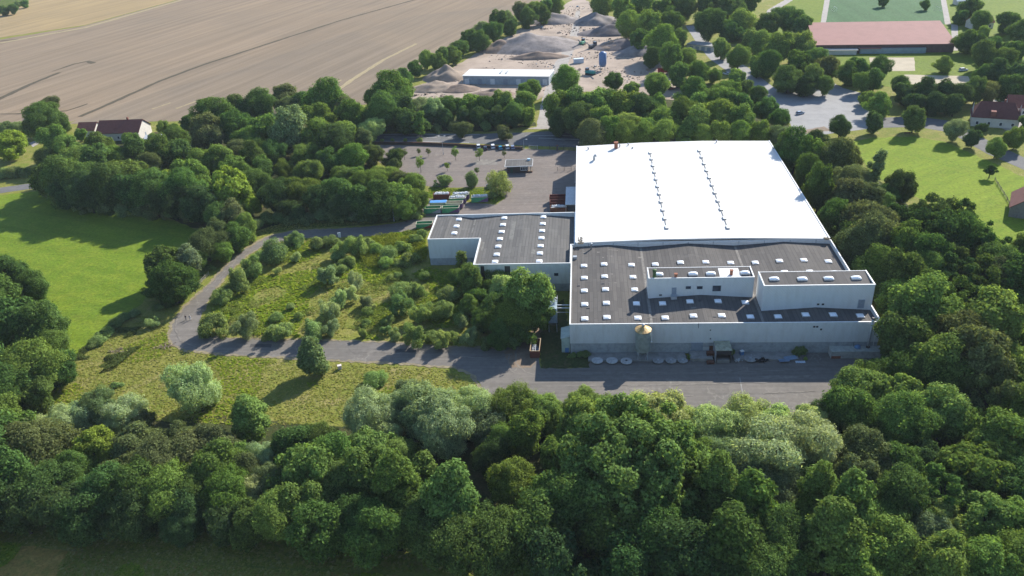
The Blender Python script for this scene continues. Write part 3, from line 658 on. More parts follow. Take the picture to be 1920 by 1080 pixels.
# --- shrubs of the waste lot
plant('''472 500 40 fG 1.2; 510 474 48 sB 1.2; 490 480 24 sG; 557 446 32 sM; 540 452 26 sM; 597 456 30 sB 1.1; 622 452 26 sB 1.1; 643 466 34 fG 1.2; 672 460 34 fG 1.3; 690 455 28 sG; 655 490 30 sM; 706 466 28 sY; 728 478 30 sG; 752 462 30 sY; 778 448 28 sG; 792 440 22 sG; 722 492 26 sY; 765 484 30 sG; 745 492 26 sM; 630 480 24 sG; 555 482 22 fL; 640 505 26 fG;
 445 528 38 fG 1.3; 413 556 36 sM; 428 540 22 fG; 521 506 17 fL; 610 518 38 fV 1.1; 636 562 36 fW 1.2; 664 528 30 fW 1.3; 655 554 26 fW 1.3; 618 582 46 fW 1.2; 622 612 32 fV 1.2; 584 618 44 fG 1.1; 527 620 46 fG .9; 505 628 24 sM; 404 606 54 sM 1.1; 462 610 46 fV 1.2; 515 594 26 sM .8; 685 566 26 fV; 690 584 20 sG; 687 604 22 sM .8; 680 624 18 fG 1.2;
 745 516 20 sM; 733 520 16 sM; 797 518 22 fG; 750 545 40 sM; 777 540 34 sM 1.2; 752 568 44 fM 1.1; 790 588 48 fG .9; 832 580 44 fM 1.1; 842 546 42 sM; 862 598 30 sM; 780 630 42 fM 1.2; 812 630 26 sG; 828 636 40 fG; 850 630 26 sY; 882 628 34 fV 1.3; 870 605 20 fV 1.2; 740 628 24 fV 1.2; 730 600 22 fM .8; 722 620 22 fM .8; 700 575 14 fL; 560 590 20 sY; 545 575 18 sG''')
# --- trees growing against the wing
plant('''864 488 22 pG .8; 884 528 46 bG 1.25; 858 520 26 bM; 900 555 34 bM; 935 525 46 wG; 952 530 40 wV; 915 545 30 bM; 968 518 28 wL; 985 562 92 bG 1.15; 958 592 70 bM; 1000 592 66 rM; 945 545 50 wL 1.2; 930 580 54 bB; 905 600 46 bB; 936 626 46 aB .8; 968 618 50 bB; 880 575 30 bM; 960 640 34 sB; 1010 545 30 bM; 990 520 20 bG; 912 640 30 sB; 940 560 40 bM''')
# --- young trees and bushes of the car park
plant('''832 336 32 sM 1.1; 883 338 26 sB 1.4; 937 346 38 sG 1.5; 803 283 11 tO; 853 284 18 tG; 898 286 17 tG; 945 286 11 tO; 894 318 12 tO; 757 285 16 tO; 838 310 12 tY; 787 304 18 tY 1.2; 785 283 9 tO; 926 365 18 sM''')
plant('''786 232 22 pM .85; 866 242 30 bO .9; 942 246 28 bO 1.0; 788 262 12 sB''')
# --- hedgerow climbing towards the top, and the dark belt along the road
plant('''735 178 52 bM; 710 190 44 bB; 720 212 50 bB; 752 205 48 bD; 745 180 40 bG; 760 222 44 bD; 757 148 26 bB; 776 128 24 bB; 800 112 24 bM; 832 106 26 bB; 862 90 24 bB; 882 72 28 bB; 903 58 24 bV; 932 42 28 bB; 952 36 24 bV; 976 24 24 bO; 1000 18 24 bG; 1020 14 24 bB; 1042 8 24 bM; 820 118 26 bB; 848 102 26 bB; 898 78 26 bB; 925 62 26 bB; 958 48 24 bB; 990 34 24 bB; 1015 28 24 bB''', hab='hedgerow_tree', wf=1.35)
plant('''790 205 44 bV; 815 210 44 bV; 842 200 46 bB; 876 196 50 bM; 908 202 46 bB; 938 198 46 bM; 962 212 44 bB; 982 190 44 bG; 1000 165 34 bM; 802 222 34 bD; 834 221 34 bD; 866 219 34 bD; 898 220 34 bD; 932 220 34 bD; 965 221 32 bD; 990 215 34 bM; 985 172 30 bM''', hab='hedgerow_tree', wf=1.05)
plant('''1042 205 48 bM; 1052 225 40 bD; 1078 200 52 bB; 1082 226 44 bD; 1112 200 50 bM; 1145 198 48 bB; 1170 205 48 bM; 1060 150 40 bM; 1152 150 26 bB; 1230 160 38 bM; 1180 170 26 bM; 1205 208 44 bD; 1232 200 30 bM; 1278 212 46 bB; 1125 232 40 bM; 1170 236 42 bG; 1205 236 40 bG; 1245 226 40 bM; 1310 228 52 bG; 1345 220 46 bM; 1385 222 46 bM; 1350 188 46 bM; 1318 192 40 bM; 1300 180 40 bB; 1390 196 44 bB; 1420 180 30 bB; 1440 205 34 bB; 1462 225 30 bB; 1400 162 26 bB; 1110 250 40 bO; 1142 248 38 bM; 1176 250 36 bM; 1210 249 36 bM; 1246 250 36 bG; 1282 251 34 bM; 1318 252 34 bM; 1354 252 34 bM; 1390 252 34 bM; 1424 252 32 bM; 1360 170 36 bM; 1380 150 30 bG''', hab='hedgerow_tree', wf=1.35)
# --- far woods at the top
plant('''1130 8 44 bM; 1165 20 50 bM; 1200 10 50 bM; 1240 22 50 bB; 1280 12 54 bB; 1325 12 54 bB; 1368 14 54 bB; 1405 8 40 bB; 1180 45 50 bM; 1220 52 54 bM; 1255 50 50 bB; 1195 75 40 bB; 1240 82 56 bG; 1272 72 40 bM; 1225 105 40 bB; 1258 112 50 bM; 1290 105 40 bG; 1270 140 46 bB; 1310 135 44 bM; 1300 160 40 bB; 1340 140 30 bM; 1352 92 36 bG; 1330 45 60 bB; 1368 52 50 bB; 1392 40 54 bG; 1405 78 44 bG; 1385 105 44 bM; 1440 45 50 bB; 1475 35 56 bB; 1500 50 40 bB; 1430 82 46 bG; 1462 95 54 bM; 1440 118 50 bB; 1500 88 54 bG; 1530 105 40 bG; 1495 125 56 bB; 1478 148 50 bB; 1525 145 54 bB; 1552 128 44 bO; 1510 160 40 bD; 1545 160 36 bB; 1420 125 40 bM; 1590 135 46 bB; 1612 130 46 bB; 1650 128 42 bB; 1640 150 40 bB; 1618 155 36 bM''', hab='parkland_tree', wf=.98)
plant('''1630 180 36 bG; 1648 195 46 bG; 1642 228 42 bD; 1575 238 38 bD; 1714 226 44 bB; 1790 244 40 bV; 1700 172 50 bD; 1735 172 48 bD; 1768 172 48 bD; 1800 178 48 bD; 1830 172 44 bB; 1855 172 44 bO; 1720 190 44 bD; 1755 192 44 bD; 1790 195 44 bD; 1690 160 36 bB; 1822 15 44 bB; 1838 40 40 bB; 1805 30 30 bB; 1812 75 44 bB; 1835 80 44 bB; 1845 105 50 bB; 1862 90 44 bB; 1880 110 50 bB; 1905 95 50 bB; 1870 135 50 bD; 1905 140 54 bD; 1845 140 40 bB; 1890 165 50 bB; 1925 165 50 bB; 1895 40 44 bB; 1918 55 44 bB; 1825 260 34 bD; 1868 278 36 bG; 1905 258 44 bM; 1840 240 24 bD; 1858 318 26 oB; 1935 230 40 bB; 1770 120 30 bG; 1845 60 30 bG; 1735 8 20 bB; 1655 2 20 bB''', hab='parkland_tree', wf=.98)
plant('''24 16 20 bB; 44 6 16 bB; 8 20 16 bB; 34 8 12 sB; 22 272 66 rY .8; 30 238 26 sB; 15 236 28 sB; 0 238 24 sB; 150 252 26 bM; 330 245 24 bM; 308 240 26 bM; 240 258 26 bM; 172 262 22 bM; 290 264 24 bM''', hab='parkland_tree', wf=.98)
plant('''500 412 30 sM .9; 525 408 30 sB .9; 552 406 34 sB .9; 580 406 34 sD .9; 608 404 34 sD; 636 404 34 sB; 664 404 34 sD; 692 402 34 sB; 720 402 30 sB; 748 400 30 sB; 772 398 28 sM; 786 396 20 sM; 480 420 26 sM; 112 366 34 sD; 140 376 34 sB; 170 384 36 sD; 200 388 36 sB; 232 392 36 sD; 264 394 36 sB; 296 396 36 sD; 326 398 36 sB; 352 400 34 sD; 378 402 30 sB; 95 356 30 sD;
 775 196 24 sB; 800 196 24 sM; 700 236 20 sB; 735 238 22 sD; 770 240 22 sD; 1045 238 22 sB; 1075 240 22 sD; 880 238 22 sD; 910 238 22 sB; 850 238 22 sD; 820 239 22 sB; 945 237 20 sM''', 1.0, 'broadleaf_tree')
# clipped hedge beside the left road
plant('''5 325 26 sB; 22 324 26 sB; 38 322 26 sB; 52 320 24 sM; -12 328 26 sM; 760 262 8 sG; 735 262 8 sG; 715 262 8 sG; 1100 664 18 sB .9; 1090 664 16 sB .8; 1075 666 16 sB .8; 1294 668 10 sM 1.4; 1374 660 10 sM 1.6; 1502 657 22 sM 1.0; 1490 660 16 sB; 1590 664 12 sB; 1510 672 8 sY''', hab='parkland_tree', wf=.98)
# low undergrowth along the meadow fence
plant('''215 605 30 sB .6; 200 622 34 sM .6; 182 636 34 sM .6; 172 646 24 sM .5; 232 594 24 sB .6; 282 605 22 fL 1.1; 218 722 20 sM .5; 300 572 26 sM .5; 250 588 24 sB .5; 400 478 20 sM .6; 390 500 20 sG .6; 372 512 18 sG .6''', hab='parkland_tree', wf=.98)

# ---- tangled brambles that run the shrubs of the waste lot together
def thicket(name, px, n, thr, hmax, seed, col, label):
    poly = [(p.x, p.y) for p in (G(a[0], a[1]) for a in px)]; rnd = random.Random(seed)
    x0, x1 = min(p[0] for p in poly), max(p[0] for p in poly); y0, y1 = min(p[1] for p in poly), max(p[1] for p in poly)
    vs, fs, k, tr = [], [], 0, 0
    while k < n and tr < n * 20:
        tr += 1; x, y = rnd.uniform(x0, x1), rnd.uniform(y0, y1)
        q = mnoise.noise((x * .09, y * .09, seed)) + .45 * mnoise.noise((x * .33, y * .33, seed + 5))
        if q < thr or not inside(poly, x, y): continue
        k += 1; top = min(hmax, (q - thr) * 3.2); z = .08 + top * (1 - rnd.random() ** 2 * .7)
        s_ = rnd.uniform(.12, .26); nn = Vector((rnd.gauss(0, .6), rnd.gauss(0, .6), 1)).normalized(); t_ = nn.orthogonal().normalized(); t_.rotate(Matrix.Rotation(rnd.uniform(0, 6.28), 3, nn)); b_ = nn.cross(t_)
        p = Vector((x, y, z)); i = len(vs); vs += [p - t_ * s_, p + b_ * s_ * .55, p + t_ * s_, p - b_ * s_ * .55]; fs.append((i, i + 1, i + 2, i + 3))
    me = bpy.data.meshes.new(name); me.from_pydata([tuple(v) for v in vs], [], fs); me.materials.append(LEAF)
    o = bpy.data.objects.new(name, me); C.objects.link(o); o.color = (*col, 1); tag(o, label, 'brambles', None, 'stuff')
thicket('brambles', LOT, 24000, .17, 1.1, 21, (.19, .25, .06), 'tangled green brambles between the shrubs of the waste lot')
thicket('brambles', [(150, 660), (260, 590), (310, 600), (290, 630), (220, 690), (120, 720)], 7000, -.05, .9, 22, (.12, .16, .05), 'low brambles along the lower meadow edge')
thicket('brambles', [(660, 470), (700, 446), (795, 428), (800, 490), (760, 505), (690, 505)], 12000, -.25, 1.6, 23, (.20, .25, .035), 'tall bright yellow-green thicket left of the grey wing')
# ---- labels: kind + colour + a place one can find, with a rank where several alike stand together
ZONES = [(-200, 0, 160, 60, 'beyond the straw field'), (-200, 180, 140, 262, 'by the farm track left of the red house'), (-200, 262, 62, 345, 'by the road above the left meadow'),
         (140, 215, 345, 270, 'around the red-roofed farmhouse'), (40, 180, 250, 400, 'in the left end of the wood behind the meadow'), (250, 180, 350, 400, 'in the wood right of the red house'), (350, 180, 480, 300, 'in the wood top below the fields'), (480, 160, 700, 230, 'along the wood edge under the cut field'), (480, 230, 640, 300, 'in the heart of the wood'), (640, 220, 720, 305, 'at the wood end beside the car park'),
         (350, 300, 480, 445, 'in the wood by the yellow maple'), (480, 300, 620, 420, 'in the wood above the upper road bend'), (620, 300, 700, 420, 'in the wood near the lamp post'), (700, 305, 805, 420, 'in the wood left of the skips'),
         (280, 430, 460, 580, 'in the clump between meadow and road'), (-200, 480, 150, 770, 'at the left border below the meadow'), (150, 560, 330, 740, 'in the undergrowth on the meadow edge'),
         (370, 430, 500, 640, 'at the outer bend of the waste lot'), (500, 430, 600, 520, 'at the top of the waste lot'), (600, 430, 700, 510, 'at the lot top near the white board'), (700, 430, 800, 510, 'left of the grey wing'), (500, 510, 600, 640, 'along the lot side facing the road'), (600, 510, 700, 640, 'in the middle of the waste lot'), (700, 510, 800, 640, 'in the right half of the waste lot'), (800, 505, 890, 640, 'on the lot near the wing trees'), (850, 470, 1045, 660, 'in front of the grey wing'),
         (700, 270, 960, 372, 'in the car park'), (700, 225, 960, 268, 'on the verge between road and car park'), (700, 165, 770, 235, 'at the foot of the field hedgerow'), (745, 0, 900, 160, 'in the hedgerow beside the cut field'), (900, 0, 1060, 70, 'in the upper hedgerow beside the cut field'), (770, 160, 1015, 240, 'between the gravel yard and the road'),
         (1030, 140, 1130, 245, 'right of the yard entrance'), (1130, 140, 1260, 242, 'below the gravel yard'), (1260, 150, 1345, 242, 'left of the side road'), (1345, 140, 1480, 242, 'along the side road'), (1090, 242, 1480, 265, 'in the row behind the white roof'), (1100, 0, 1320, 175, 'in the far wood right of the gravel yard'), (1320, 0, 1420, 160, 'in the far wood across the side road'), (1420, 0, 1520, 180, 'in the far wood left of the pitch'), (1520, 90, 1680, 200, 'below the long red roof'), (1560, 165, 1680, 260, 'by the pale road junction'), (1680, 140, 1880, 210, 'in the dark row below the sand courts'), (1780, 0, 1960, 140, 'right of the sports pitch'), (1840, 120, 1960, 340, 'around the right-hand houses'), (1680, 210, 1840, 340, 'on the road edge above the right meadow'),
         (1440, 240, 1570, 345, 'beside the far end of the white roof'), (1480, 320, 1600, 470, 'along the white roof side'), (1570, 280, 1660, 400, 'on the left edge of the right meadow'), (1600, 380, 1720, 480, 'behind the low flat roofs'), (1640, 300, 1780, 440, 'on the lower edge of the right meadow'), (1720, 340, 1960, 500, 'at the lower right meadow corner'), (1630, 470, 1790, 560, 'right of the tall roof block'), (1790, 480, 1960, 600, 'over the cars at the right border'), (1640, 540, 1760, 700, 'right of the steel flue'), (1740, 580, 1960, 770, 'in the right belt beside the cars'),
         (1060, 640, 1600, 680, 'at the foot of the factory wall'), (60, 760, 290, 800, 'on the slope edge of the front belt'), (-200, 780, 130, 900, 'in the far left of the front belt'), (130, 800, 300, 900, 'in the front belt below the pale willows'), (-200, 890, 200, 1000, 'at the dark foot of the belt, far left'), (200, 890, 400, 1000, 'at the dark foot of the belt, left part'), (300, 780, 440, 900, 'in the belt below the lone willow'), (400, 760, 560, 1000, 'in the belt around the grey-green willows'), (540, 810, 680, 930, 'in the belt left of the big willows'), (540, 930, 760, 1080, 'in the front belt foot below the willows'), (660, 700, 900, 830, 'in the willow stand by the yard corner'), (680, 830, 900, 960, 'in front of the willow stand'), (760, 930, 960, 1080, 'in the belt foot left of the great tree'), (880, 730, 1060, 930, 'in the belt left of the great tree'), (1060, 730, 1320, 830, 'in the belt facing the rear yard'), (1000, 830, 1320, 930, 'around the great bobbly tree'), (980, 930, 1320, 1100, 'in shade below the great bobbly tree'), (1320, 760, 1545, 890, 'in the pale willow row by the yard'), (1320, 890, 1480, 1100, 'in front of the pale willow row'), (1480, 880, 1640, 1100, 'in the lower right of the belt'), (1540, 700, 1720, 920, 'at the right end of the rear yard'), (1640, 920, 1800, 1100, 'in the bottom right wood'), (1700, 720, 1960, 930, 'in the right wood below the cars'), (1800, 920, 2000, 1100, 'in the bottom right corner')]
def label_trees():
    by = {}
    for rec in TREES:
        o, u, v, kind, col, lab = rec
        if lab: continue
        zn = next((z[4] for z in ZONES if z[0] <= u < z[2] and z[1] <= v < z[3]), 'at the edge of the wood')
        by.setdefault((kind, col, zn), []).append(rec)
        o['group'] = ('shrubs ' if 'shrub' in o.name else 'trees ') + zn
    for (kind, col, zn), rs in by.items():
        rs.sort(key=lambda r: r[1]); base = WORD[col] + ' ' + SHAPE[kind][1]
        for i, r in enumerate(rs):
            short = lambda t: t if len(t.split()) <= 16 else t.replace('in the ', 'in ').replace(' of the ', ' of ').replace('grey-green ', 'grey ', 1).replace('the ', '')
            if len(rs) == 1: r[0]['label'] = base + ' ' + zn
            elif len(rs) == 2: r[0]['label'] = ('left' if i == 0 else 'right') + ' of two, ' + base + ' ' + zn
            else: r[0]['label'] = (ORD[i] if i < len(rs) - 1 else 'rightmost') + ' ' + base + ' ' + zn
            r[0]['label'] = short(r[0]['label'])
            if len(r[0]['label'].split()) > 16: print('LONG', r[0]['label'])
label_trees()
# ================================================================== BUILDINGS
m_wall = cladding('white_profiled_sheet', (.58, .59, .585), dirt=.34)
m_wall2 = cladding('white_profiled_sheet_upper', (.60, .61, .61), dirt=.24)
m_plinth = paint('concrete_plinth', (.34, .36, .37), .9, .3, .8)
m_roofA = roof_felt('bitumen_roof', (.100, .093, .086))
m_roofB = roof_felt('bitumen_roof_wing', (.114, .110, .103), 1.0, 7.0)
m_roofC = roof_felt('bitumen_roof_upper', (.095, .089, .083), 3.0, 30)
def membrane():
    t = NT('white_roof_membrane')
    n1 = t.noise(.05, 5, .65); ln = t.noise(1.0, 4, .6, t.mapv((.03, .9, 1)))
    b = t.mix(t.ramp(ln, [(.58, 0), (.72, .55)]), (.62, .605, .57), (.44, .40, .31))
    b = t.mix(t.ramp(n1, [(.4, 0), (.62, 1)]), (.64, .635, .615), b)
    return t.fin(b, .6, .3)
m_white_roof = membrane()
m_cop = paint('pale_metal_coping', (.74, .74, .72), .45, .1, 1.0)
m_dome = paint('acrylic_bubble', (.86, .88, .90), .3, .05, 1.2, 0, .5)
m_curb = paint('rooflight_curb', (.50, .50, .49), .7, .2, 2)
m_glass = paint('dark_window_glass', (.035, .045, .06), .12, .3, 1, 0, .6)
m_frame = paint('window_frame', (.42, .45, .48), .5, .15, 2)
m_door = paint('grey_steel_door', (.24, .28, .33), .5, .2, 1.5)
m_steel = paint('galvanised_steel', (.42, .44, .46), .45, .3, 1.5, .3)
m_dark = paint('dark_steel', (.05, .05, .055), .6, .3, 2)
m_rust = paint('rusty_steel', (.16, .07, .045), .85, .4, 1.5)
m_brown = paint('red_brown_paint', (.15, .045, .035), .7, .3, 1.2)
m_black = paint('black_rubber', (.02, .02, .021), .85, .2, 3)

X0, X1, Y0, Yb, H = -4.38, 74.20, 178.33, 225.6, 9.28

def wall_ring(name, poly, z0, z1, mat, parent, t=.25):
    """the outer skin of a building with an inner face, so the parapet has a thickness"""
    n = len(poly); cx = sum(p[0] for p in poly) / n; b = MB()
    inn = offset_poly(poly, -t)
    for i in range(n):
        a, c, ai, ci = poly[i], poly[(i + 1) % n], inn[i], inn[(i + 1) % n]
        b.add([(a[0], a[1], z0), (c[0], c[1], z0), (c[0], c[1], z1), (a[0], a[1], z1)], [(0, 1, 2, 3)])
        b.add([(ai[0], ai[1], z0), (ci[0], ci[1], z0), (ci[0], ci[1], z1), (ai[0], ai[1], z1)], [(3, 2, 1, 0)])
        b.add([(a[0], a[1], z1), (c[0], c[1], z1), (ci[0], ci[1], z1), (ai[0], ai[1], z1)], [(0, 1, 2, 3)])
    return b.build(name, mat, parent, world=True)

def offset_poly(poly, d):
    n = len(poly); out = []
    area = sum(poly[i][0] * poly[(i + 1) % n][1] - poly[(i + 1) % n][0] * poly[i][1] for i in range(n))
    sg = 1 if area > 0 else -1
    for i in range(n):
        p, a, c = Vector(poly[i][:2]), Vector(poly[i - 1][:2]), Vector(poly[(i + 1) % n][:2])
        e1 = (p - a).normalized(); e2 = (c - p).normalized()
        n1 = Vector((e1.y, -e1.x)) * sg; n2 = Vector((e2.y, -e2.x)) * sg
        k = n1 + n2; k = k / max(.3, k.dot(n1)) if k.length > 1e-6 else n1
        q = p + k * d; out.append((q.x, q.y))
    return out

def coping(poly, z, parent, w=.32, h=.10, skip=(), proud=.05):
    b = MB(); out = offset_poly(poly, proud); inn = offset_poly(poly, proud - w); n = len(poly)
    for i in range(n):
        if i in skip: continue
        a, c, ai, ci = out[i], out[(i + 1) % n], inn[i], inn[(i + 1) % n]
        q = [a, c, ci, ai]
        b.prism(q, z, z + h)
    return b.build('coping', m_cop, parent, world=True)

def wave_roof(name, prof, y0, y1, mat, parent, thick=.3, ny=1):
    """prof: list of (x, z) ridges and valleys"""
    b = MB(); vs = [(x, y0, z) for x, z in prof] + [(x, y1, z) for x, z in prof]; n = len(prof)
    b.add(vs, [(i, i + 1, n + i + 1, n + i) for i in range(n - 1)])
    return b.build(name, mat, parent, world=True)

def zprof(prof, x):
    for (xa, za), (xb, zb) in zip(prof, prof[1:]):
        if xa <= x <= xb: return za + (zb - za) * (x - xa) / (xb - xa)
    return prof[-1][1]

m_lcurb = paint('louvre_grey', (.30, .29, .27), .7, .2, 2)
def skylight(x, y, z, lx, ly, parent, n='skylight', h=.26, up=0, cm=None):
    s = MB(); s.box(x - lx / 2 - .08, y - ly / 2 - .08, z - .2, x + lx / 2 + .08, y + ly / 2 + .08, z + .26 + up)
    k = s.build(n, cm or m_curb, parent, world=True)
    d = MB(); d.dome(x, y, z + .262 + up, lx, ly, h)
    off = Vector(parent.location) + (Vector(parent.parent.location) if parent.parent else Vector((0, 0, 0)))
    d.v = [p - off for p in d.v]
    dd = d.build('dome', m_dome, k, smooth=True)
    return k

# ---------------------------------------------------------------- low factory hall in front
fb = thing('factory_building', 'low white factory with felt roof, many bubble rooflights and two upper blocks', 'factory', ((X0 + X1) / 2, (Y0 + Yb) / 2, 0))
RP = [(X0 + .2, 8.45), (7.0, 9.0), (17.0, 8.05), (31.3, 9.05), (45.6, 8.05), (60.0, 9.05), (X1 - .2, 8.1)]
FP = [(X0, Y0), (X1, Y0), (X1, Yb), (X0, Yb)]
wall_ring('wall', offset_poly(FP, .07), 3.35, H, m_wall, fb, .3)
pl = MB(); pl.prism(FP, -.1, 3.352); pl.build('plinth', m_plinth, fb, world=True)
coping(offset_poly(FP, .07), H + .003, fb)
wave_roof('roof', RP, Y0 + .15, Yb - .05, m_roofA, fb)
Z = lambda x: zprof(RP, x)
def on_roof(u, v, zf):
    z = 8.6
    for _ in range(4):
        p = G(u, v, z); z = zf(p.x) + .35
    return p.x, p.y
sk = '''165 172;278 163;432 167;566 164;708 153;850 151;990 155;1129 154;1265 144;1402 140;1540 147;167 240;281 232;440 235;1295 207;1437 205;1575 209;167 312;286 304;450 306;
169 388;291 381;460 384;607 383;761 372;919 370;1072 377;169 469;294 461;468 465;622 464;781 453;940 451;1101 458;1257 457;1412 446;1567 446;1720 452'''
for it in sk.replace('\n', '').split(';'):
    a, b_ = map(float, it.split()); x, y = on_roof(1040 + a / 3, 440 + b_ / 3, Z)
    skylight(x, y, Z(x), 1.72, 1.72, fb)
# repair strips, gully covers and a gutter seam on the felt
mk = MB()
for (u, v, w_, d_) in ((1150, 467, 3.0, .35), (1143, 478, 1.6, .3), (1199, 481, 1.0, .9), (1131, 481, .5, .6), (1147, 512, .7, .5), (1149, 528, 2.4, .25), (1122, 471, .9, .6), (1222, 594, 2.2, .25), (1301, 575, 1.4, .9), (1095, 472, .8, 1.0)):
    x, y = on_roof(u, v, Z); z = Z(x)
    za, zb = Z(x - w_ / 2), Z(x + w_ / 2)
    mk.add([(x - w_ / 2, y - d_ / 2, za + .03), (x + w_ / 2, y - d_ / 2, zb + .03), (x + w_ / 2, y + d_ / 2, zb + .03), (x - w_ / 2, y + d_ / 2, za + .03)], [(0, 1, 2, 3)])
for xx in (17.0, 45.6):
    mk.add([(xx - .35, Y0 + .4, 8.12), (xx + .35, Y0 + .4, 8.12), (xx + .35, Yb - 1, 8.12), (xx - .35, Yb - 1, 8.12)], [(0, 1, 2, 3)])
mk.build('roof_patch', paint('pale_patch', (.20, .185, .165), .9, .4, 1.0), fb, world=True)
# two upper blocks
def upper_block(x0, x1, y0, y1, zt, skip, label):
    poly = [(x0, y0), (x1, y0), (x1, y1), (x0, y1)]
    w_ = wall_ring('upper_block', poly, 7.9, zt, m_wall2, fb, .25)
    o = MB(); o.v = []; r = MB()
    r.add([(x0 + .1, y0 + .1, zt - .55), (x1 - .1, y0 + .1, zt - .55), (x1 - .1, y1 - .1, zt - .12), (x0 + .1, y1 - .1, zt - .12)], [(0, 1, 2, 3)])
    w_['label'] = label
    return w_, poly
def sub(b, name, mat, part, smooth=False):
    off = Vector(fb.location); b.v = [p - off for p in b.v]
    return b.build(name, mat, part, smooth=smooth)
def upper(x0, x1, y0, y1, zt, label, lights, back):
    part, poly = upper_block(x0, x1, y0, y1, zt, (), label)
    r = MB(); r.add([(x0 + .1, y0 + .1, zt - .5), (x1 - .1, y0 + .1, zt - .5), (x1 - .1, y1 - .1, zt - .05), (x0 + .1, y1 - .1, zt - .05)], [(0, 1, 2, 3)])
    sub(r, 'roof', m_roofC, part)
    c = MB(); out = offset_poly(poly, .06); inn = offset_poly(poly, -.26)
    for i in (0, 1, 3): c.prism([out[i], out[(i + 1) % 4], inn[(i + 1) % 4], inn[i]], zt + .003, zt + .12)
    sub(c, 'coping', m_cop, part)
    for (u, v) in lights:
        p = G(u, v, zt); s = MB(); s.box(p.x - 1.25, p.y - .7, zt - .5, p.x + 1.25, p.y + .7, zt + .05); sub(s, 'skylight_curb', m_curb, part)
        d = MB(); d.dome(p.x, p.y, zt + .052, 2.4, 1.3, .38); sub(d, 'skylight', m_dome, part, True)
    return part
low = upper(17.02, 45.2, 193.46, 199.9, 14.3, 'lower upper block with small dark windows', [(1235, 514), (1299.5, 513), (1333, 512.5), (1397, 511)], False)
tall = upper(46.16, 74.12, 186.18, 194.1, 15.65, 'taller upper block with four long rooflights', [(1451.7, 522.6), (1504.5, 522.6), (1554, 521.6), (1605.6, 520.6)], False)
def facade(part, y, u0, v0, u1, v1, name, mat, frame=None, depth=.06):
    """a panel on the wall face y between two photo pixels (top left, bottom right)"""
    def hit(u, v):
        d = CF + (u - 960) / F_PX * CR + (540 - v) / F_PX * CU; t = y / d[1]; return d[0] * t, HC + d[2] * t
    xa, za = hit(u0, v0); xb, zb = hit(u1, v1)
    b = MB(); b.box(xa, y - depth, zb, xb, y - .004, za); sub(b, name, mat, part)
    if frame:
        f = MB(); q = .09
        for bx in ((xa - q, zb - q, xb + q, zb), (xa - q, za, xb + q, za + q), (xa - q, zb, xa, za), (xb, zb, xb + q, za)):
            f.box(bx[0], y - depth - .05, bx[1], bx[2], y - .006, bx[3])
        sub(f, name + '_frame', frame, part)
facade(low, 193.46, 1286, 536.5, 1295, 541.5, 'window', m_glass, m_frame); facade(low, 193.46, 1307, 536.5, 1317, 541.5, 'window', m_glass, m_frame)
facade(low, 193.46, 1336.5, 535.5, 1351, 545.5, 'window', m_glass, m_frame); facade(low, 193.46, 1260, 539.5, 1267.5, 552, 'door', m_door, m_frame)
facade(low, 193.46, 1236, 552, 1241, 554.5, 'vent', m_dark)
facade(tall, 186.18, 1610, 562, 1619, 577, 'door', m_door, m_frame); facade(tall, 186.18, 1532, 569, 1536, 572, 'vent', m_dark); facade(tall, 186.18, 1541, 569, 1545, 572, 'vent', m_dark)
# steps below the door of the lower block
st = MB(); p0 = G(1263, 555, 9.0); st.box(p0.x - .8, 191.9, 8.5, p0.x + .8, 193.4, 9.35); sub(st, 'steps', m_steel, low)
# white membrane square on the lower block roof
q = [G(1346, 503.5, 14.15), G(1383.5, 503, 14.15), G(1391, 520.5, 14.0), G(1350.5, 521, 14.0)]
b = MB(); b.add([(p.x, min(max(p.y, 193.8), 199.7), 13.84 + (min(max(p.y, 193.8), 199.7) - 193.56) / 6.3 * .45 + .03) for p in q], [(0, 1, 2, 3)]); sub(b, 'roof_patch', m_white_roof, low)
# chimneys and flues on the roof
for (u, v, hh, ww) in ((1267, 521, 1.2, .7), (1371, 515, 1.3, .7)):
    p = G(u, v, 14.0); b = MB(); b.box(p.x - ww / 2, p.y - .35, 13.5, p.x + ww / 2, p.y + .35, 14 + hh); b.box(p.x - ww / 2 - .1, p.y - .45, 14 + hh, p.x + ww / 2 + .1, p.y + .45, 14.15 + hh)
    sub(b, 'chimney', paint('brick_red', (.30, .12, .07), .85, .3, 4), low)
p = G(1227, 521, 14.0); b = MB(); b.lathe([(.65, 13.4), (.5, 14.4), (.42, 15.4), (.6, 16.4), (.6, 16.5)], 14, (p.x, p.y, 0)); sub(b, 'flue', paint('green_flue', (.05, .10, .03), .7, .3, 2), low, True)
b = MB(); p = G(1108.5, 466, 9.0); b.lathe([(.28, 8.6), (.28, 10.4), (.42, 10.42), (.42, 10.7), (.2, 10.9)], 12, (p.x, p.y, 0)); b.build('flue', m_steel, fb, True, True)
b = MB(); p = G(1078, 484, 8.7); b.box(p.x - .6, p.y - .5, 8.3, p.x + .6, p.y + .5, 9.35); b.build('vent_box', m_steel, fb, world=True)
for (u, v) in ((1085, 534), (1131, 530), (1103, 576), (1340, 592), (1312, 562)):
    x, y = on_roof(u, v, Z); b = MB(); b.box(x - .4, y - .2, Z(x) - .1, x + .4, y + .2, Z(x) + .14); b.build('drain_cover', m_dark, fb, world=True)
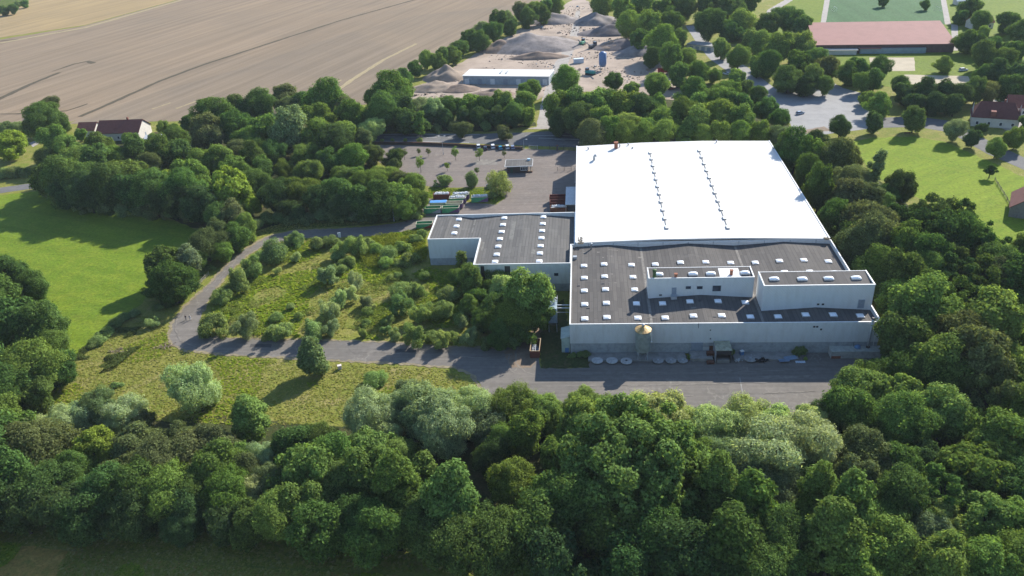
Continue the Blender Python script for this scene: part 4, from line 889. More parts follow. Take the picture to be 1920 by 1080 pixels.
# rear face
for (u0, v0, u1, v1) in ((1525, 611, 1528.5, 614), (1530.5, 611, 1534, 614), (1538, 616, 1541, 619), (1331, 618, 1333, 620), (1331, 634, 1333, 636)):
    def hit(u, v, y=Y0 - .07):
        d = CF + (u - 960) / F_PX * CR + (540 - v) / F_PX * CU; t = y / d[1]; return d[0] * t, HC + d[2] * t
    xa, za = hit(u0, v0); xb, zb = hit(u1, v1); b = MB(); b.box(xa, Y0 - .14, zb, xb, Y0 - .075, za); b.build('vent', m_dark, fb, world=True)
for xx in (73.2,):
    b = MB(); b.tube([(xx, Y0 - .16, 8.2), (xx, Y0 - .16, .2)], .07, 6); b.build('downpipe', m_cop, fb, world=True)
b = MB(); p = hit(1310, 606); b.tube([(p[0], Y0 - .15, 9.45), (p[0], Y0 - .15, 7.9)], .06, 6); b.build('overflow_pipe', m_dark, fb, world=True)
# dark sheet stack and grey hatch on the wall near the dock
def wall_panel(u0, v0, u1, v1, name, mat, y=Y0, d=.12):
    xa, za = hit(u0, v0, y); xb, zb = hit(u1, v1, y); b = MB(); b.box(xa, y - d, max(.02, zb), xb, y - .075, za); return b.build(name, mat, fb, world=True)
wall_panel(1296, 642, 1317, 661, 'roller_door', m_door, d=.2)
wall_panel(1318, 650, 1330, 661, 'hatch', paint('pale_grey_panel', (.45, .47, .48), .6, .2, 1), d=.16)
wall_panel(1330, 648, 1341, 664, 'hatch', m_rust, d=.18)

# ---------------------------------------------------------------- big hall with the white roof
HE = 9.75
c1, c2, c3, c4 = G(1083, 460, HE), G(1557, 451.5, HE), G(1441, 263.5, HE), G(1083, 275, HE)
HX0, HX1, HYf, HYb_ = -2.95, min((c2.x + c3.x) / 2, X1 - .1), Yb + .12, (c3.y + c4.y) / 2 - .3
hall = thing('warehouse_hall', 'huge flat hall with a brilliant white roof and two rows of rooflights', 'warehouse', ((HX0 + HX1) / 2, (HYf + HYb_) / 2, 0))
HPoly = [(HX0, HYf), (HX1, HYf), (HX1, HYb_), (HX0, HYb_)]
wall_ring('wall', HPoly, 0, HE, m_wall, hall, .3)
HP = [(HX0 - .15, HE + .05), (HX0 + (HX1 - HX0) * .34, HE + .85), (HX0 + (HX1 - HX0) * .66, HE + .85), (HX1 + .15, HE + .05)]
b = MB(); n = len(HP); ya, yb = HYf - .18, HYb_ + .18
top = [(x, z) for x, z in HP]; bot = [(x, z - .42) for x, z in HP]
b.add([(x, ya, z) for x, z in top] + [(x, yb, z) for x, z in top] + [(x, ya, z) for x, z in bot] + [(x, yb, z) for x, z in bot],
      [(i, i + 1, n + i + 1, n + i) for i in range(n - 1)] + [(2 * n + i, i, i + 1, 2 * n + i + 1)[::-1] for i in range(n - 1)] + [(3 * n + i, n + i, n + i + 1, 3 * n + i + 1) for i in range(n - 1)] + [(0, n, 3 * n, 2 * n), (n - 1, 2 * n - 1, 4 * n - 1, 3 * n - 1)])
b.build('roof', m_white_roof, hall, world=True)
b = MB(); b.box(HX0 - .32, HYf - .2, HE + .02, HX0 + .1, HYb_ + .2, HE + .32); b.build('coping', m_cop, hall, world=True); b = MB(); b.box(HX1 - .1, HYf - .2, HE + .02, HX1 + .30, HYb_ + .2, HE + .26); b.build('coping', m_cop, hall, world=True)
b = MB(); b.box(HX1 + .01, HYf + 1, 6.6, HX1 + .12, HYb_ - 1, 9.3); b.build('eaves_band', paint('rust_stained_band', (.22, .10, .06), .8, .4, .5), hall, world=True)
ZH = lambda x: zprof(HP, x)
for (ua, va, ub, vb) in ((1219, 287, 1250, 427), (1311, 283, 1364.5, 427)):
    pa, pb = G(ua, va, HE + .9), G(ub, vb, HE + .9)
    for k in range(11):
        p = pa.lerp(pb, k / 10); skylight(p.x, p.y, ZH(p.x), .9, 2.0, hall, h=.08, up=.15, cm=m_lcurb)
        if k: q = pa.lerp(pb, (k - .5) / 10); rb = MB(); rb.box(q.x - .12, q.y - 2.2, ZH(q.x) - .1, q.x + .12, q.y + 2.2, ZH(q.x) + .22); rb.build('ridge_rail', m_lcurb, hall, world=True)
b = MB()
for k in range(10):
    xx = HX0 + (HX1 - HX0) * (k + .5) / 10
    b.box(xx - .12, HYf - .36, 8.4, xx + .12, HYf - .185, 9.45)
b.build('wall_bracket', m_steel, hall, world=True)
def on_hall(u, v):
    p = G(u, v, HE + .3); return p.x, p.y, ZH(p.x)
x, y, z = on_hall(1155, 279); b = MB(); b.box(x - .7, y - .6, z - .2, x + .7, y + .6, z + 2.3); b.box(x - .85, y - .75, z + 2.3, x + .85, y + .75, z + 2.6); b.build('chimney', paint('brick_red', (.30, .12, .07)), hall, world=True)
x, y, z = on_hall(1114, 300); b = MB(); b.tube([(x, y, z - .1), (x, y, z + 1.3), (x + .3, y, z + 1.8), (x + .9, y, z + 1.9)], [.45, .45, .5, .7], 10); b.build('cowl', m_steel, hall, True, True)
for (u, v, hh) in ((1103, 280, .7), (1178, 274, .6), (1343, 269, .7), (1162, 277, .9), (1186, 280, .3)):
    x, y, z = on_hall(u, v); b = MB(); b.lathe([(.25, -.1), (.25, hh), (.4, hh + .02), (.4, hh + .2), (.1, hh + .35)], 10, (x, y, z)); b.build('roof_vent', m_steel, hall, True, True)
# moss and litter at two corners of the white roof
for (u, v, w_, d_) in ((1088, 448, 1.3, 3.2), (1091, 454, 2.5, 1.6), (1550, 446, 1.6, 1.2)):
    x, y, z = on_hall(u, v); b = MB(); rr = random.Random(u)
    for _ in range(26):
        a, c, s_ = x + rr.uniform(-.5, .5) * w_, y + rr.uniform(-.5, .5) * d_, rr.uniform(.1, .28); b.lathe([(s_, -.1), (s_ * .8, .1), (s_ * .3, .2)], 5, (a, c, ZH(a)))
    b.build('leaf_litter', paint('leaf_litter', (.28, .22, .14), .95, .4, 3), hall, world=True)

# ---------------------------------------------------------------- grey-roofed wing on the left
wing = thing('workshop_wing', 'L-shaped white workshop wing with grey felt roof left of the hall', 'workshop', (-27, 232, 0))
WP = [(-50.95, 230.68), (-33.88, 230.68), (-33.88, 212.45), (X0 - .12, 212.45), (X0 - .12, 225.0), (HX0 - .40, 225.0), (HX0 - .40, 249.74), (-50.95, 249.74)]
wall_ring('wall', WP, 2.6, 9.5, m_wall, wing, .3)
b = MB(); b.prism(offset_poly(WP, -.05), -.1, 2.602); b.build('plinth', m_plinth, wing, world=True)
coping(WP, 9.503, wing, .34)
WR = [(-50.8, 9.1), (-46.0, 9.3), (-38.5, 8.3), (-29.5, 8.9), (-20.5, 9.25), (-11.5, 8.6), (HX0 - .45, 7.9)]
b = MB()
def strip(xa, xb, ya, yb):
    xs = [xa] + [x for x, _ in WR if xa < x < xb] + [xb]; n = len(xs)
    b.add([(x, ya, zprof(WR, x)) for x in xs] + [(x, yb, zprof(WR, x)) for x in xs], [(i, i + 1, n + i + 1, n + i) for i in range(n - 1)])
strip(-50.8, -33.75, 230.8, 249.6); strip(-33.75, X0 - .2, 212.6, 249.6); strip(X0 - .2, HX0 - .45, 225.1, 249.6)
b.build('roof', m_roofB, wing, world=True)
ZW = lambda x: zprof(WR, x)
for it in '699 160;685 201;672 242;970 152;962 192;954 234;944 276;934 321;925 369;915 412;1203 146;1199 186;1195 228;1191 271;1186 318;1182 362;1178 409'.split(';'):
    a, c = map(float, it.split()); x, y = on_roof(640 + a / 3.176, 360 + c / 3.176, ZW); skylight(x, y, ZW(x), 1.75, 1.75, wing)
b = MB()
for (u, v, w_, d_) in ((894, 404, .35, 2.2), (890, 415, .6, 5.0), (886, 430, .5, 4.0), (905, 460, .7, 6), (961, 430, 1.4, 14), (1000, 470, 1.2, 3)):
    x, y = on_roof(u, v, ZW); w2 = w_ / 2
    b.add([(x - w2, y - d_ / 2, ZW(x - w2) + .03), (x + w2, y - d_ / 2, ZW(x + w2) + .03), (x + w2, y + d_ / 2, ZW(x + w2) + .03), (x - w2, y + d_ / 2, ZW(x - w2) + .03)], [(0, 1, 2, 3)])
b.build('roof_patch', paint('pale_felt_patch', (.17, .165, .15), .9, .35, 1.0), wing, world=True)
def wing_panel(u0, v0, u1, v1, name, mat, y=212.45, d=.08):
    xa, za = hit(u0, v0, y); xb, zb = hit(u1, v1, y); bb = MB(); bb.box(xa, y - d, max(.05, zb), xb, y - .004, za); return bb.build(name, mat, wing, world=True)
wing_panel(901, 499, 910, 528, 'doorway', m_dark); wing_panel(946, 499, 957, 512, 'doorway', m_dark); wing_panel(1039, 512, 1047, 517, 'window', m_glass)
# small lean-to against the wing
lt = thing('lean_to_shed', 'small white lean-to shed against the wing, right of the tree clump', 'shed', tuple(G(1012, 540, 0)))
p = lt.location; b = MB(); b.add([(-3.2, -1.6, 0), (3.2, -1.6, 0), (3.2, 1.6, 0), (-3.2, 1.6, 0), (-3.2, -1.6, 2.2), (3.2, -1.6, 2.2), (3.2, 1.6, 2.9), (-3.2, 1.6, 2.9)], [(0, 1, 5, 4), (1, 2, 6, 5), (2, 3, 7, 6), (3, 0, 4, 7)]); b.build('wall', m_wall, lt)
b = MB(); b.add([(-3.4, -1.9, 2.22), (3.4, -1.9, 2.22), (3.4, 1.7, 3.0), (-3.4, 1.7, 3.0), (-3.4, -1.9, 2.32), (3.4, -1.9, 2.32), (3.4, 1.7, 3.1), (-3.4, 1.7, 3.1)], [(3, 2, 1, 0), (4, 5, 6, 7), (0, 1, 5, 4), (1, 2, 6, 5), (2, 3, 7, 6), (3, 0, 4, 7)]); b.build('roof', m_cop, lt)
# grey canopy between the hall and the car park
cn = thing('loading_canopy', 'grey flat canopy on posts at the hall side beside the brown skips', 'canopy', (HX0 - 2.2, G(1070, 396, 0).y + 4, 0))
b = MB(); b.box(-2.0, -9, 4.6, 1.8, 8, 4.8); b.build('roof', m_steel, cn)
for yy in (-8.5, -3, 2.5, 7.5):
    b = MB(); b.box(-1.9, yy - .08, 0, -1.74, yy + .08, 4.6); b.build('post', m_steel, cn)

# ---------------------------------------------------------------- things at the foot of the rear wall
sl = thing('concrete_slab', 'long low concrete slab along the foot of the factory wall', 'slab')
b = MB(); a, c = G(1103, 686, 0), G(1288, 683, 0); b.box(a.x, Y0 - 3.7, -.1, c.x, Y0 - .02, .42); b.build('platform', m_conc, sl)
a2, c2_ = G(1378, 682, 0), G(1500, 681, 0); b = MB(); b.box(a2.x, Y0 - 3.5, -.1, c2_.x, Y0 - .02, .42); b.build('platform', m_conc, sl)
m_disc = paint('tank_cover', (.46, .46, .45), .8, .35, 1.5)
names = ['leftmost', 'second', 'third', 'fourth', 'fifth', 'sixth', 'seventh']
for k, (u, v, r, bright) in enumerate(((1120, 676, 1.5, 1), (1147.5, 676, 1.5, 1), (1174.5, 677, 1.5, .8), (1234, 676, 1.4, .55), (1258, 676, 1.4, .55), (1280, 676, 1.3, .6), (1407, 672.5, 1.6, .7))):
    p = G(u, v, .45); lab = names[k] + (' round concrete tank cover from the left along the factory wall' if k else ' pale round concrete tank cover along the factory wall')
    if k == 6: lab = 'round tank cover among scrap, right of the dark loading dock'
    o = thing('tank_cover', lab, 'tank cover', (p.x, min(p.y, Y0 - 1.7), .42), 0, 'round tank covers along the factory wall')
    b = MB(); b.lathe([(r, 0), (r, .12), (r * .94, .2), (r * .2, .26), (.05, .27)], 28); b.build('lid', m_disc if bright > .7 else paint('tank_cover_dull', (.30, .30, .29), .85, .35, 1.5), o)
    b = MB(); b.lathe([(.3, .24), (.3, .33), (.1, .34)], 12); b.build('manhole', m_steel if k != 2 else m_dark, o)
# silo
p = G(1206, 684, 0); p.y = Y0 - 2.2
silo = thing('silo', 'tall grey silo on steel legs with a rusty golden conical cap', 'silo', (p.x, p.y, 0))
zt = 8.9; r = 1.95
b = MB(); b.lathe([(.35, 1.35), (r * .97, 2.9)], 36); b.lathe([(r, 2.9), (r, zt)], 36); b.build('body', paint('silo_grey', (.24, .275, .25), .65, .4, .7), silo)
t = NT('gilded_cone'); g1 = t.noise(1.3, 5, .7); gold = t.fin(t.ramp(g1, [(.3, (.26, .14, .05)), (.5, (.46, .30, .11)), (.7, (.58, .47, .28))]), .55, .4, .15)
b = MB()
nn = 16; pts = [(math.cos(2 * math.pi * j / nn), math.sin(2 * math.pi * j / nn)) for j in range(nn)]
b.add([(x * (r + .22), y * (r + .22), zt - .1) for x, y in pts] + [(x * (r + .22), y * (r + .22), zt + .08) for x, y in pts] + [(x * .32, y * .32, zt + .95 + .06 * (j % 2)) for j, (x, y) in enumerate(pts)], [(j, (j + 1) % nn, nn + (j + 1) % nn, nn + j) for j in range(nn)] + [(nn + j, nn + (j + 1) % nn, 2 * nn + (j + 1) % nn, 2 * nn + j) for j in range(nn)] + [tuple(range(2 * nn, 3 * nn))])
b.build('cap', gold, silo)
b = MB(); b.lathe([(.32, zt + .9), (.32, zt + 1.3), (.45, zt + 1.33), (.4, zt + 1.6), (.1, zt + 1.75)], 14); b.tube([(.3, 0, zt + 1.45), (1.0, .2, zt + 1.65)], .14, 8); b.build('filter', m_steel, silo, smooth=True)
b = MB()
for j in range(nn + 1):
    a = 2 * math.pi * j / nn; pt = (math.cos(a) * (r + .2), math.sin(a) * (r + .2), zt)
    if j < nn and j % 2 == 0: b.tube([pt, (pt[0], pt[1], zt + 1.0)], .03, 5)
b.build('handrail', m_steel, silo)
for a in (.785, 2.356, 3.927, 5.498):
    b = MB(); x, y = math.cos(a) * r * .86, math.sin(a) * r * .86
    b.tube([(x, y, 3.2), (x * 1.06, y * 1.06, 0)], .13, 8); b.tube([(x * .9, y * .9, 1.9), (x * .5, y * 1.05, 0)], .06, 6); b.build('leg', m_steel, silo)
b = MB(); b.tube([(r + .15, -.4, zt + .3), (r + .22, -.5, 6.8), (r + .18, -.5, 5.6)], .07, 6); b.lathe([(.2, 5.3), (.26, 5.5), (.1, 5.7)], 8, (r + .18, -.5, 0)); b.build('fill_pipe', m_cop, silo)

# loading dock house
p = G(1355.5, 680, 0); dk = thing('loading_dock', 'dark loading dock shelter with pale sheet roof at the factory wall', 'loading dock', (p.x, Y0, 0))
b = MB(); b.box(-1.9, -4.6, 0, -1.7, -.1, 3.9); b.box(1.7, -4.6, 0, 1.9, -.1, 3.9); b.box(-1.7, -.3, 0, 1.7, -.1, 3.9); b.box(-1.7, -4.6, 2.6, 1.7, -4.4, 3.9); b.build('wall', m_dark, dk)
b = MB()
for k in range(5): b.box(-2.05, -4.8 + k * .93, 3.92 + .02 * (k % 2), 2.05, -4.8 + k * .93 + .9, 4.0 + .02 * (k % 2))
b.build('roof', paint('mossy_sheet', (.38, .38, .27), .85, .45, 1.1), dk)
b = MB(); b.box(-1.6, -4.5, .01, 1.6, -3.4, .9); b.build('ramp_plate', m_conc, dk)
b = MB(); b.box(-2.02, -4.7, 0, -1.905, -.12, 3.85); b.build('side_sheet', m_steel, dk)
p = G(1313, 678, 0); rp = thing('loading_ramp', 'grey concrete ramp block left of the dark loading dock', 'ramp', (p.x + .2, Y0, 0))
b = MB(); b.box(-2.7, -3.9, -.05, 3.0, -.25, .95); b.box(-2.7, -3.98, .952, 3.0, -.25, 1.03); b.build('block', m_conc, rp)
sc_items = [(1333, 670, 'pallet_stack', 'weathered pallet stack on the ramp beside the dock', 'pallets', m_rust, (2.0, 1.2, .9)), (1331, 678, 'crate', 'rusty crate standing in front of the dock ramp', 'crate', m_rust, (1.8, 1.0, .7))]
for (u, v, nm, lb, ct, mm, (a, c, hh)) in sc_items:
    p = G(u, v, .9 if nm == 'pallet_stack' else 0); zz = 1.03 if nm == 'pallet_stack' else 0
    yy = Y0 - 2.2 if nm == 'pallet_stack' else Y0 - 4.7
    o = thing(nm, lb, ct, (p.x, yy, zz), .05); b = MB()
    for k in range(4):
        b.box(-a / 2, -c / 2, k * hh / 4 + .08, a / 2, c / 2, k * hh / 4 + .14)
        for q in (-a / 2, -.06, a / 2 - .12): b.box(q, -c / 2 + .02, k * hh / 4, q + .12, c / 2 - .02, k * hh / 4 + .08)
    b.build('boards', mm, o)
# scrap lying right of the dock
p = G(1391, 666, .4); o = thing('junk_washing_tub', 'white and blue discarded appliance on the slab right of the dock', 'appliance', (p.x, Y0 - 1.3, .42), .4)
b = MB(); b.box(-.45, -.4, 0, .45, .4, 1.1); b.build('cabinet', paint('blue_enamel', (.10, .22, .42), .5, .3, 2), o, bevel=.04); b = MB(); b.box(-.5, -.45, 1.12, .5, .45, 1.2); b.build('lid', m_cop, o)
for k, (u, v, lb, rr) in enumerate(((1384, 676, 'pale tarpaulin crumpled on the slab beside the appliance', .9), (1410, 668, 'heap of pale rubble bags behind the round tank cover', .8), (1430, 676, 'dark heap of burnt rubbish on the slab', 1.5))):
    p = G(u, v, .45); o = thing('rubbish_heap', lb, 'rubbish heap', (p.x, min(p.y, Y0 - 1.2), .42)); b = MB(); rg = random.Random(k + 5)
    for _ in range(16):
        a = rg.uniform(0, 6.28); d_ = rg.uniform(0, rr); s_ = rg.uniform(.18, .5) * rr
        b.box(-s_ / 2, -s_ / 2, 0, s_ / 2, s_ / 2, s_ * .4, Matrix.Translation((math.cos(a) * d_ * 1.3, math.sin(a) * d_ * .8, 0)) @ Matrix.Rotation(rg.uniform(0, 3), 4, 'Z') @ Matrix.Rotation(rg.uniform(-.4, .4), 4, 'X'))
    b.build('rubbish', (m_disc, m_disc, m_black)[k], o)
for k, (u, v, w_, d_, rz, lb, mm) in enumerate(((1470, 676, 2.6, 1.5, .1, 'left of two blue-grey metal sheets lying by the shrub', (.16, .24, .34)), (1482, 671.5, 3.2, 1.5, .25, 'larger blue-grey metal sheet leaning by the shrub', (.18, .27, .38)), (1501, 676.5, 2.4, .8, 0, 'bright white-blue sheet at the right end of the slab', (.50, .58, .66)))):
    p = G(u, v, .5); o = thing('metal_sheet', lb, 'metal sheet', (p.x, min(p.y, Y0 - 1.0), .44 + .01 * k if k < 2 else .02), rz, 'loose metal sheets by the factory wall'); b = MB()
    nn_ = 8
    for q in range(nn_): b.box(-w_ / 2 + w_ * q / nn_, -d_ / 2, .10 + .05 * (q % 2), -w_ / 2 + w_ * (q + .96) / nn_, d_ / 2, .14 + .05 * (q % 2), Matrix.Rotation(.12 * (1 if k else -1), 4, 'X'))
    b.build('sheet', paint('sheet_' + 'abc'[k] * 2, mm, .5, .2, 1), o)
# low annex and steel flue
a, c = G(1556, 669, 0), G(1647, 667, 0)
an = thing('wall_annex', 'low pale concrete annex at the right end of the factory wall', 'annex', ((a.x + 74.9) / 2, Y0, 0)); hw = (74.9 - a.x) / 2
b = MB(); b.box(-hw, -2.7, -.05, hw, -.1, 2.05); b.build('wall', paint('pale_render', (.42, .42, .40), .85, .35, .8), an)
b = MB(); b.box(-hw - .12, -2.85, 2.053, hw * .18, -.1, 2.2); b.box(hw * .18 + .02, -2.85, 2.053, hw + .12, -.1, 2.17); b.build('roof', paint('pale_roof_sheet', (.40, .42, .38), .8, .3, 1), an)
b = MB(); b.box(-hw + .1, -2.78, 0, -hw + 2.4, -2.71, .75); b.build('brick_panel', paint('red_brick', (.28, .11, .07), .9, .3, 3), an)
xf = G(1626, 651, 2.0).x
fl = thing('steel_flue', 'tall shiny steel flue pipe rising in front of the factory wall', 'flue', (xf, Y0 - .95, 2.17))
b = MB(); b.tube([(0, 0, 0), (0, 0, 8.6)], .3, 14); b.build('pipe', m_steel, fl, smooth=True); b = MB(); b.lathe([(.5, 0), (.5, .35), (.34, .5)], 12); b.build('base', m_dark, fl); b = MB(); b.lathe([(.36, 8.5), (.36, 8.9), (.3, 8.95)], 12); b.build('cap', m_dark, fl)
for zz in (3.2, 6.2): b = MB(); b.box(-.06, .28, zz, .06, .86, zz + .1); b.build('bracket', m_steel, fl)
p = G(1606, 649, 2.2); o = thing('roof_fan', 'small blue fan unit on the low annex roof', 'fan unit', (p.x, Y0 - 1.1, 2.17)); b = MB(); b.lathe([(.75, 0), (.75, .4), (.5, .75), (.1, .8)], 14); b.build('housing', paint('blue_paint', (.10, .22, .40), .5, .25, 2), o); b = MB(); b.tube([(-.9, .5, 0), (-.9, .5, 1.6)], .05, 6); b.build('stub_pipe', m_dark, o)
# pale green shed at the end wall
p = G(1063, 655, 0); o = thing('end_shed', 'pale green lean-to shed at the left end wall of the factory', 'shed', (X0 - 1.25, 181.6, 0))
b = MB(); b.add([(-1.1, -2.6, 0), (1.1, -2.6, 0), (1.1, 2.6, 0), (-1.1, 2.6, 0), (-1.1, -2.6, 4.4), (1.1, -2.6, 5.0), (1.1, 2.6, 5.0), (-1.1, 2.6, 4.4)], [(0, 1, 5, 4), (1, 2, 6, 5), (2, 3, 7, 6), (3, 0, 4, 7), (4, 5, 6, 7)]); b.build('wall', paint('pale_green_sheet', (.40, .48, .42), .6, .25, 1), o)
b = MB(); b.add([(-1.3, -2.8, 4.40), (1.12, -2.8, 5.06), (1.12, 2.8, 5.06), (-1.3, 2.8, 4.40), (-1.3, -2.8, 4.50), (1.12, -2.8, 5.16), (1.12, 2.8, 5.16), (-1.3, 2.8, 4.50)], [(3, 2, 1, 0), (4, 5, 6, 7), (0, 1, 5, 4), (1, 2, 6, 5), (2, 3, 7, 6), (3, 0, 4, 7)]); b.build('roof', paint('pale_green_roof', (.46, .52, .46), .6, .25, 1), o)
b = MB(); b.box(-.2, -2.68, 0, .8, -2.61, 1.5); b.build('door', paint('blue_door', (.10, .22, .42), .5, .2, 1), o)
# filter tower beside the end wall
p = G(1046.5, 612, 0); o = thing('dust_filter', 'grey-blue filter tower on legs with pipes left of the factory', 'filter tower', (X0 - 5.0, 191.5, 0))
b = MB(); b.box(-1.2, -2.4, 3.0, 1.2, 2.6, 7.6); b.build('housing', paint('blue_grey_sheet', (.30, .38, .44), .5, .25, 1.2, .1), o, bevel=.05)
b = MB(); b.add([(-1.2, -2.4, 3.0), (1.2, -2.4, 3.0), (1.2, 2.6, 3.0), (-1.2, 2.6, 3.0), (-.3, -.4, 1.1), (.3, -.4, 1.1), (.3, .4, 1.1), (-.3, .4, 1.1)], [(0, 1, 5, 4), (1, 2, 6, 5), (2, 3, 7, 6), (3, 0, 4, 7), (4, 5, 6, 7)]); b.build('hopper', m_steel, o)
for sx in (-1.1, 1.1):
    for sy in (-2.3, 2.5): b = MB(); b.box(sx - .1, sy - .1, 0, sx + .1, sy + .1, 3.0); b.build('leg', m_steel, o)
b = MB()
for (x, y) in ((-.5, 0), (.4, .6), (-.3, 1.6), (.5, 2.0)): b.tube([(x, y, 7.6), (x, y, 8.3), (x + .3, y + .1, 8.6), (x + .7, y + .2, 8.2)], .2, 8)
b.build('pipe', paint('bright_duct', (.6, .62, .62), .35, .15, 2, .6), o, smooth=True)
b = MB()
for q in range(5): b.tube([(1.3, 2.6 - q * .5, 7.6), (1.3, 2.6 - q * .5, 9.0)], .035, 4)
b.tube([(1.3, 2.6, 9.0), (1.3, .6, 9.0)], .035, 4); b.tube([(1.3, 2.6, 8.3), (1.3, .6, 8.3)], .035, 4); b.build('railing', m_cop, o)
b = MB(); b.bar((1.2, -.6, 6.8), (4.9, -.6, 6.8), .25); b.bar((1.2, 1.0, 6.8), (4.9, 1.0, 6.8), .25); b.bar((1.2, -1.9, 6.2), (4.9, -1.9, 6.2), .1); b.build('gantry', m_steel, o)
# ================================================================== SKIPS
m_green = paint('skip_green', (.06, .27, .13), .6, .3, 1.2)
m_purple = paint('skip_purple', (.10, .05, .14), .6, .3, 1.2)
m_beige = paint('skip_beige', (.46, .44, .33), .7, .25, 1.2)
m_blue = paint('blue_tarpaulin', (.08, .26, .58), .6, .15, 2)
m_bag = paint('white_plastic_bags', (.62, .64, .66), .6, .35, 3)
m_int = paint('skip_inside', (.22, .17, .11), .9, .4, 1.5)

def skip(u, v, rz, L, W, Hh, mat, mat2, label, fill=None, at=None):
    p = G(u, v) if at is None else Vector(at)
    o = thing('skip_container', label, 'skip', (p.x, p.y, .06), rz, 'open roll-off skips around the yard')
    t = .07
    b = MB()
    b.box(-L / 2, -W / 2, .18, L / 2, W / 2, .26)
    b.box(-L / 2, -W / 2, .262, L / 2, -W / 2 + t, Hh); b.box(-L / 2, W / 2 - t, .262, L / 2, W / 2, Hh); b.box(-L / 2, -W / 2 + t, .262, -L / 2 + t, W / 2 - t, Hh)
    n = 7
    for k in range(n):
        x = -L / 2 + .3 + (L - .6) * k / (n - 1)
        b.box(x - .05, -W / 2 - .06, .3, x + .05, -W / 2 - .001, Hh - .1); b.box(x - .05, W / 2 + .001, .3, x + .05, W / 2 + .06, Hh - .1)
    b.build('body', mat, o)
    b = MB(); b.box(L / 2 - t, -W / 2 + t, .27, L / 2, W / 2 - t, Hh - .02)
    for yy in (-W * .25, 0, W * .25): b.box(L / 2 + .001, yy - .05, .3, L / 2 + .06, yy + .05, Hh - .05)
    b.build('door', mat2, o)
    if mat2 is not mat:                               # second livery colour: a wedge on both long sides
        for s_ in (-1, 1):
            b = MB(); y = s_ * (W / 2 + .075)
            b.add([(-L * .12, y, .3), (L / 2 - .02, y, .3), (L / 2 - .02, y, Hh - .08), (-L * .12, y - s_ * .02, .3), (L / 2 - .02, y - s_ * .02, .3), (L / 2 - .02, y - s_ * .02, Hh - .08)], [(0, 1, 2), (3, 5, 4), (0, 3, 4, 1), (1, 4, 5, 2), (2, 5, 3, 0)])
            b.build('livery_panel', mat2, o)
    b = MB()
    for (xa, ya, xb, yb) in ((-L / 2 - .04, -W / 2 - .09, L / 2 + .04, -W / 2 + .1), (-L / 2 - .04, W / 2 - .1, L / 2 + .04, W / 2 + .09), (-L / 2 - .04, -W / 2 + .1, -L / 2 + .12, W / 2 - .1), (L / 2 - .12, -W / 2 + .1, L / 2 + .04, W / 2 - .1)):
        b.box(xa, ya, Hh + .002, xb, yb, Hh + .11)
    b.build('rim', m_beige if mat2 is not mat else mat, o)
    b = MB(); b.box(-L / 2 + .1, -W / 2 + .1, .27, L / 2 - .1, W / 2 - .1, .45); b.build('floor_plate', m_int, o)
    for s_ in (-1, 1):
        for x in (-L / 2 + .4, L / 2 - .4):
            b = MB(); b.tube([(x, s_ * .5 - .1, .1), (x, s_ * .5 + .1, .1)], .12, 8); b.build('roller', m_dark, o)
    q = Vector((p.x, p.y, 0))
    if fill:
        rg = random.Random(int(p.x * 10)); c, s2 = math.cos(rz), math.sin(rz); b = MB()
        if fill == 'tarp':
            f = thing('tarpaulin', 'bright blue tarpaulin tied over a skip left in the rear row', 'tarpaulin', (p.x, p.y, .06 + Hh + .115), rz)
            n = 8
            vs = [(-L / 2 + L * i / n, -W / 2 + W * j / 4, .05 * math.sin(i * 1.7) * math.sin(j * 1.3) + .12 * (1 - abs(j - 2) / 2)) for i in range(n + 1) for j in range(5)]
            vs2 = [(x, y, z + .03) for x, y, z in vs]; m = len(vs)
            fs = [(i * 5 + j, i * 5 + j + 1, (i + 1) * 5 + j + 1, (i + 1) * 5 + j) for i in range(n) for j in range(4)]
            b.add(vs2, fs); b.build('sheet', m_blue, f, True)
        else:
            f = thing('waste_pile', fill, 'waste pile', (p.x, p.y, .06 + .46), rz)
            for _ in range(85):
                x, y = rg.uniform(-L / 2 + .5, L / 2 - .5), rg.uniform(-W / 2 + .45, W / 2 - .45); k = rg.uniform(.18, .42)
                top = Hh - .55 + .6 * (1 - (2 * y / W) ** 2) * rg.uniform(.5, 1)
                b.lathe([(k * .6, -k * .6), (k, 0), (k * .55, k * .5)], 6, (x, y, top))
            b.box(-L / 2 + .15, -W / 2 + .15, 0, L / 2 - .15, W / 2 - .15, Hh - .9); b.build('bags', m_bag, f)
    return o

SK = G(848, 398); ang = math.atan2((G(895, 376) - G(825, 378)).y, (G(895, 376) - G(825, 378)).x)
def at(u, v): p = G(u, v); return (p.x, p.y, 0)
skip(0, 0, .02, 6.4, 2.45, 2.2, m_green, m_purple, 'green skip with purple wedge, right of the front row by the wing', None, at(846, 398))
skip(0, 0, .02, 6.4, 2.45, 2.2, m_green, paint('skip_grey', (.22, .24, .27), .6, .25, 1), 'green and grey empty skip, left of the front row by the wing', None, at(812, 399))
skip(0, 0, .02, 6.4, 2.45, 2.2, m_beige, m_green, 'beige skip under a blue tarpaulin, second row', 'tarp', at(823, 388.5))
skip(0, 0, .02, 6.4, 2.45, 2.2, m_beige, m_purple, 'beige empty skip behind the green and purple front skip', None, at(853, 389.5))
skip(0, 0, .04, 6.4, 2.45, 2.2, m_green, m_purple, 'green and purple skip heaped with white bags, middle of the rear row', 'white plastic bags heaped in the middle skip of the rear row', at(859, 380))
skip(0, 0, .06, 6.4, 2.45, 2.2, m_green, m_purple, 'green and purple skip with white bags, farthest right near the bush', 'white plastic bags heaped in the rightmost green skip', at(900, 378))
skip(0, 0, .04, 6.4, 2.45, 2.2, m_brown, m_brown, 'brown skip with white bags at the left rear of the group', 'white plastic bags heaped in the brown rear skip', at(829, 373))
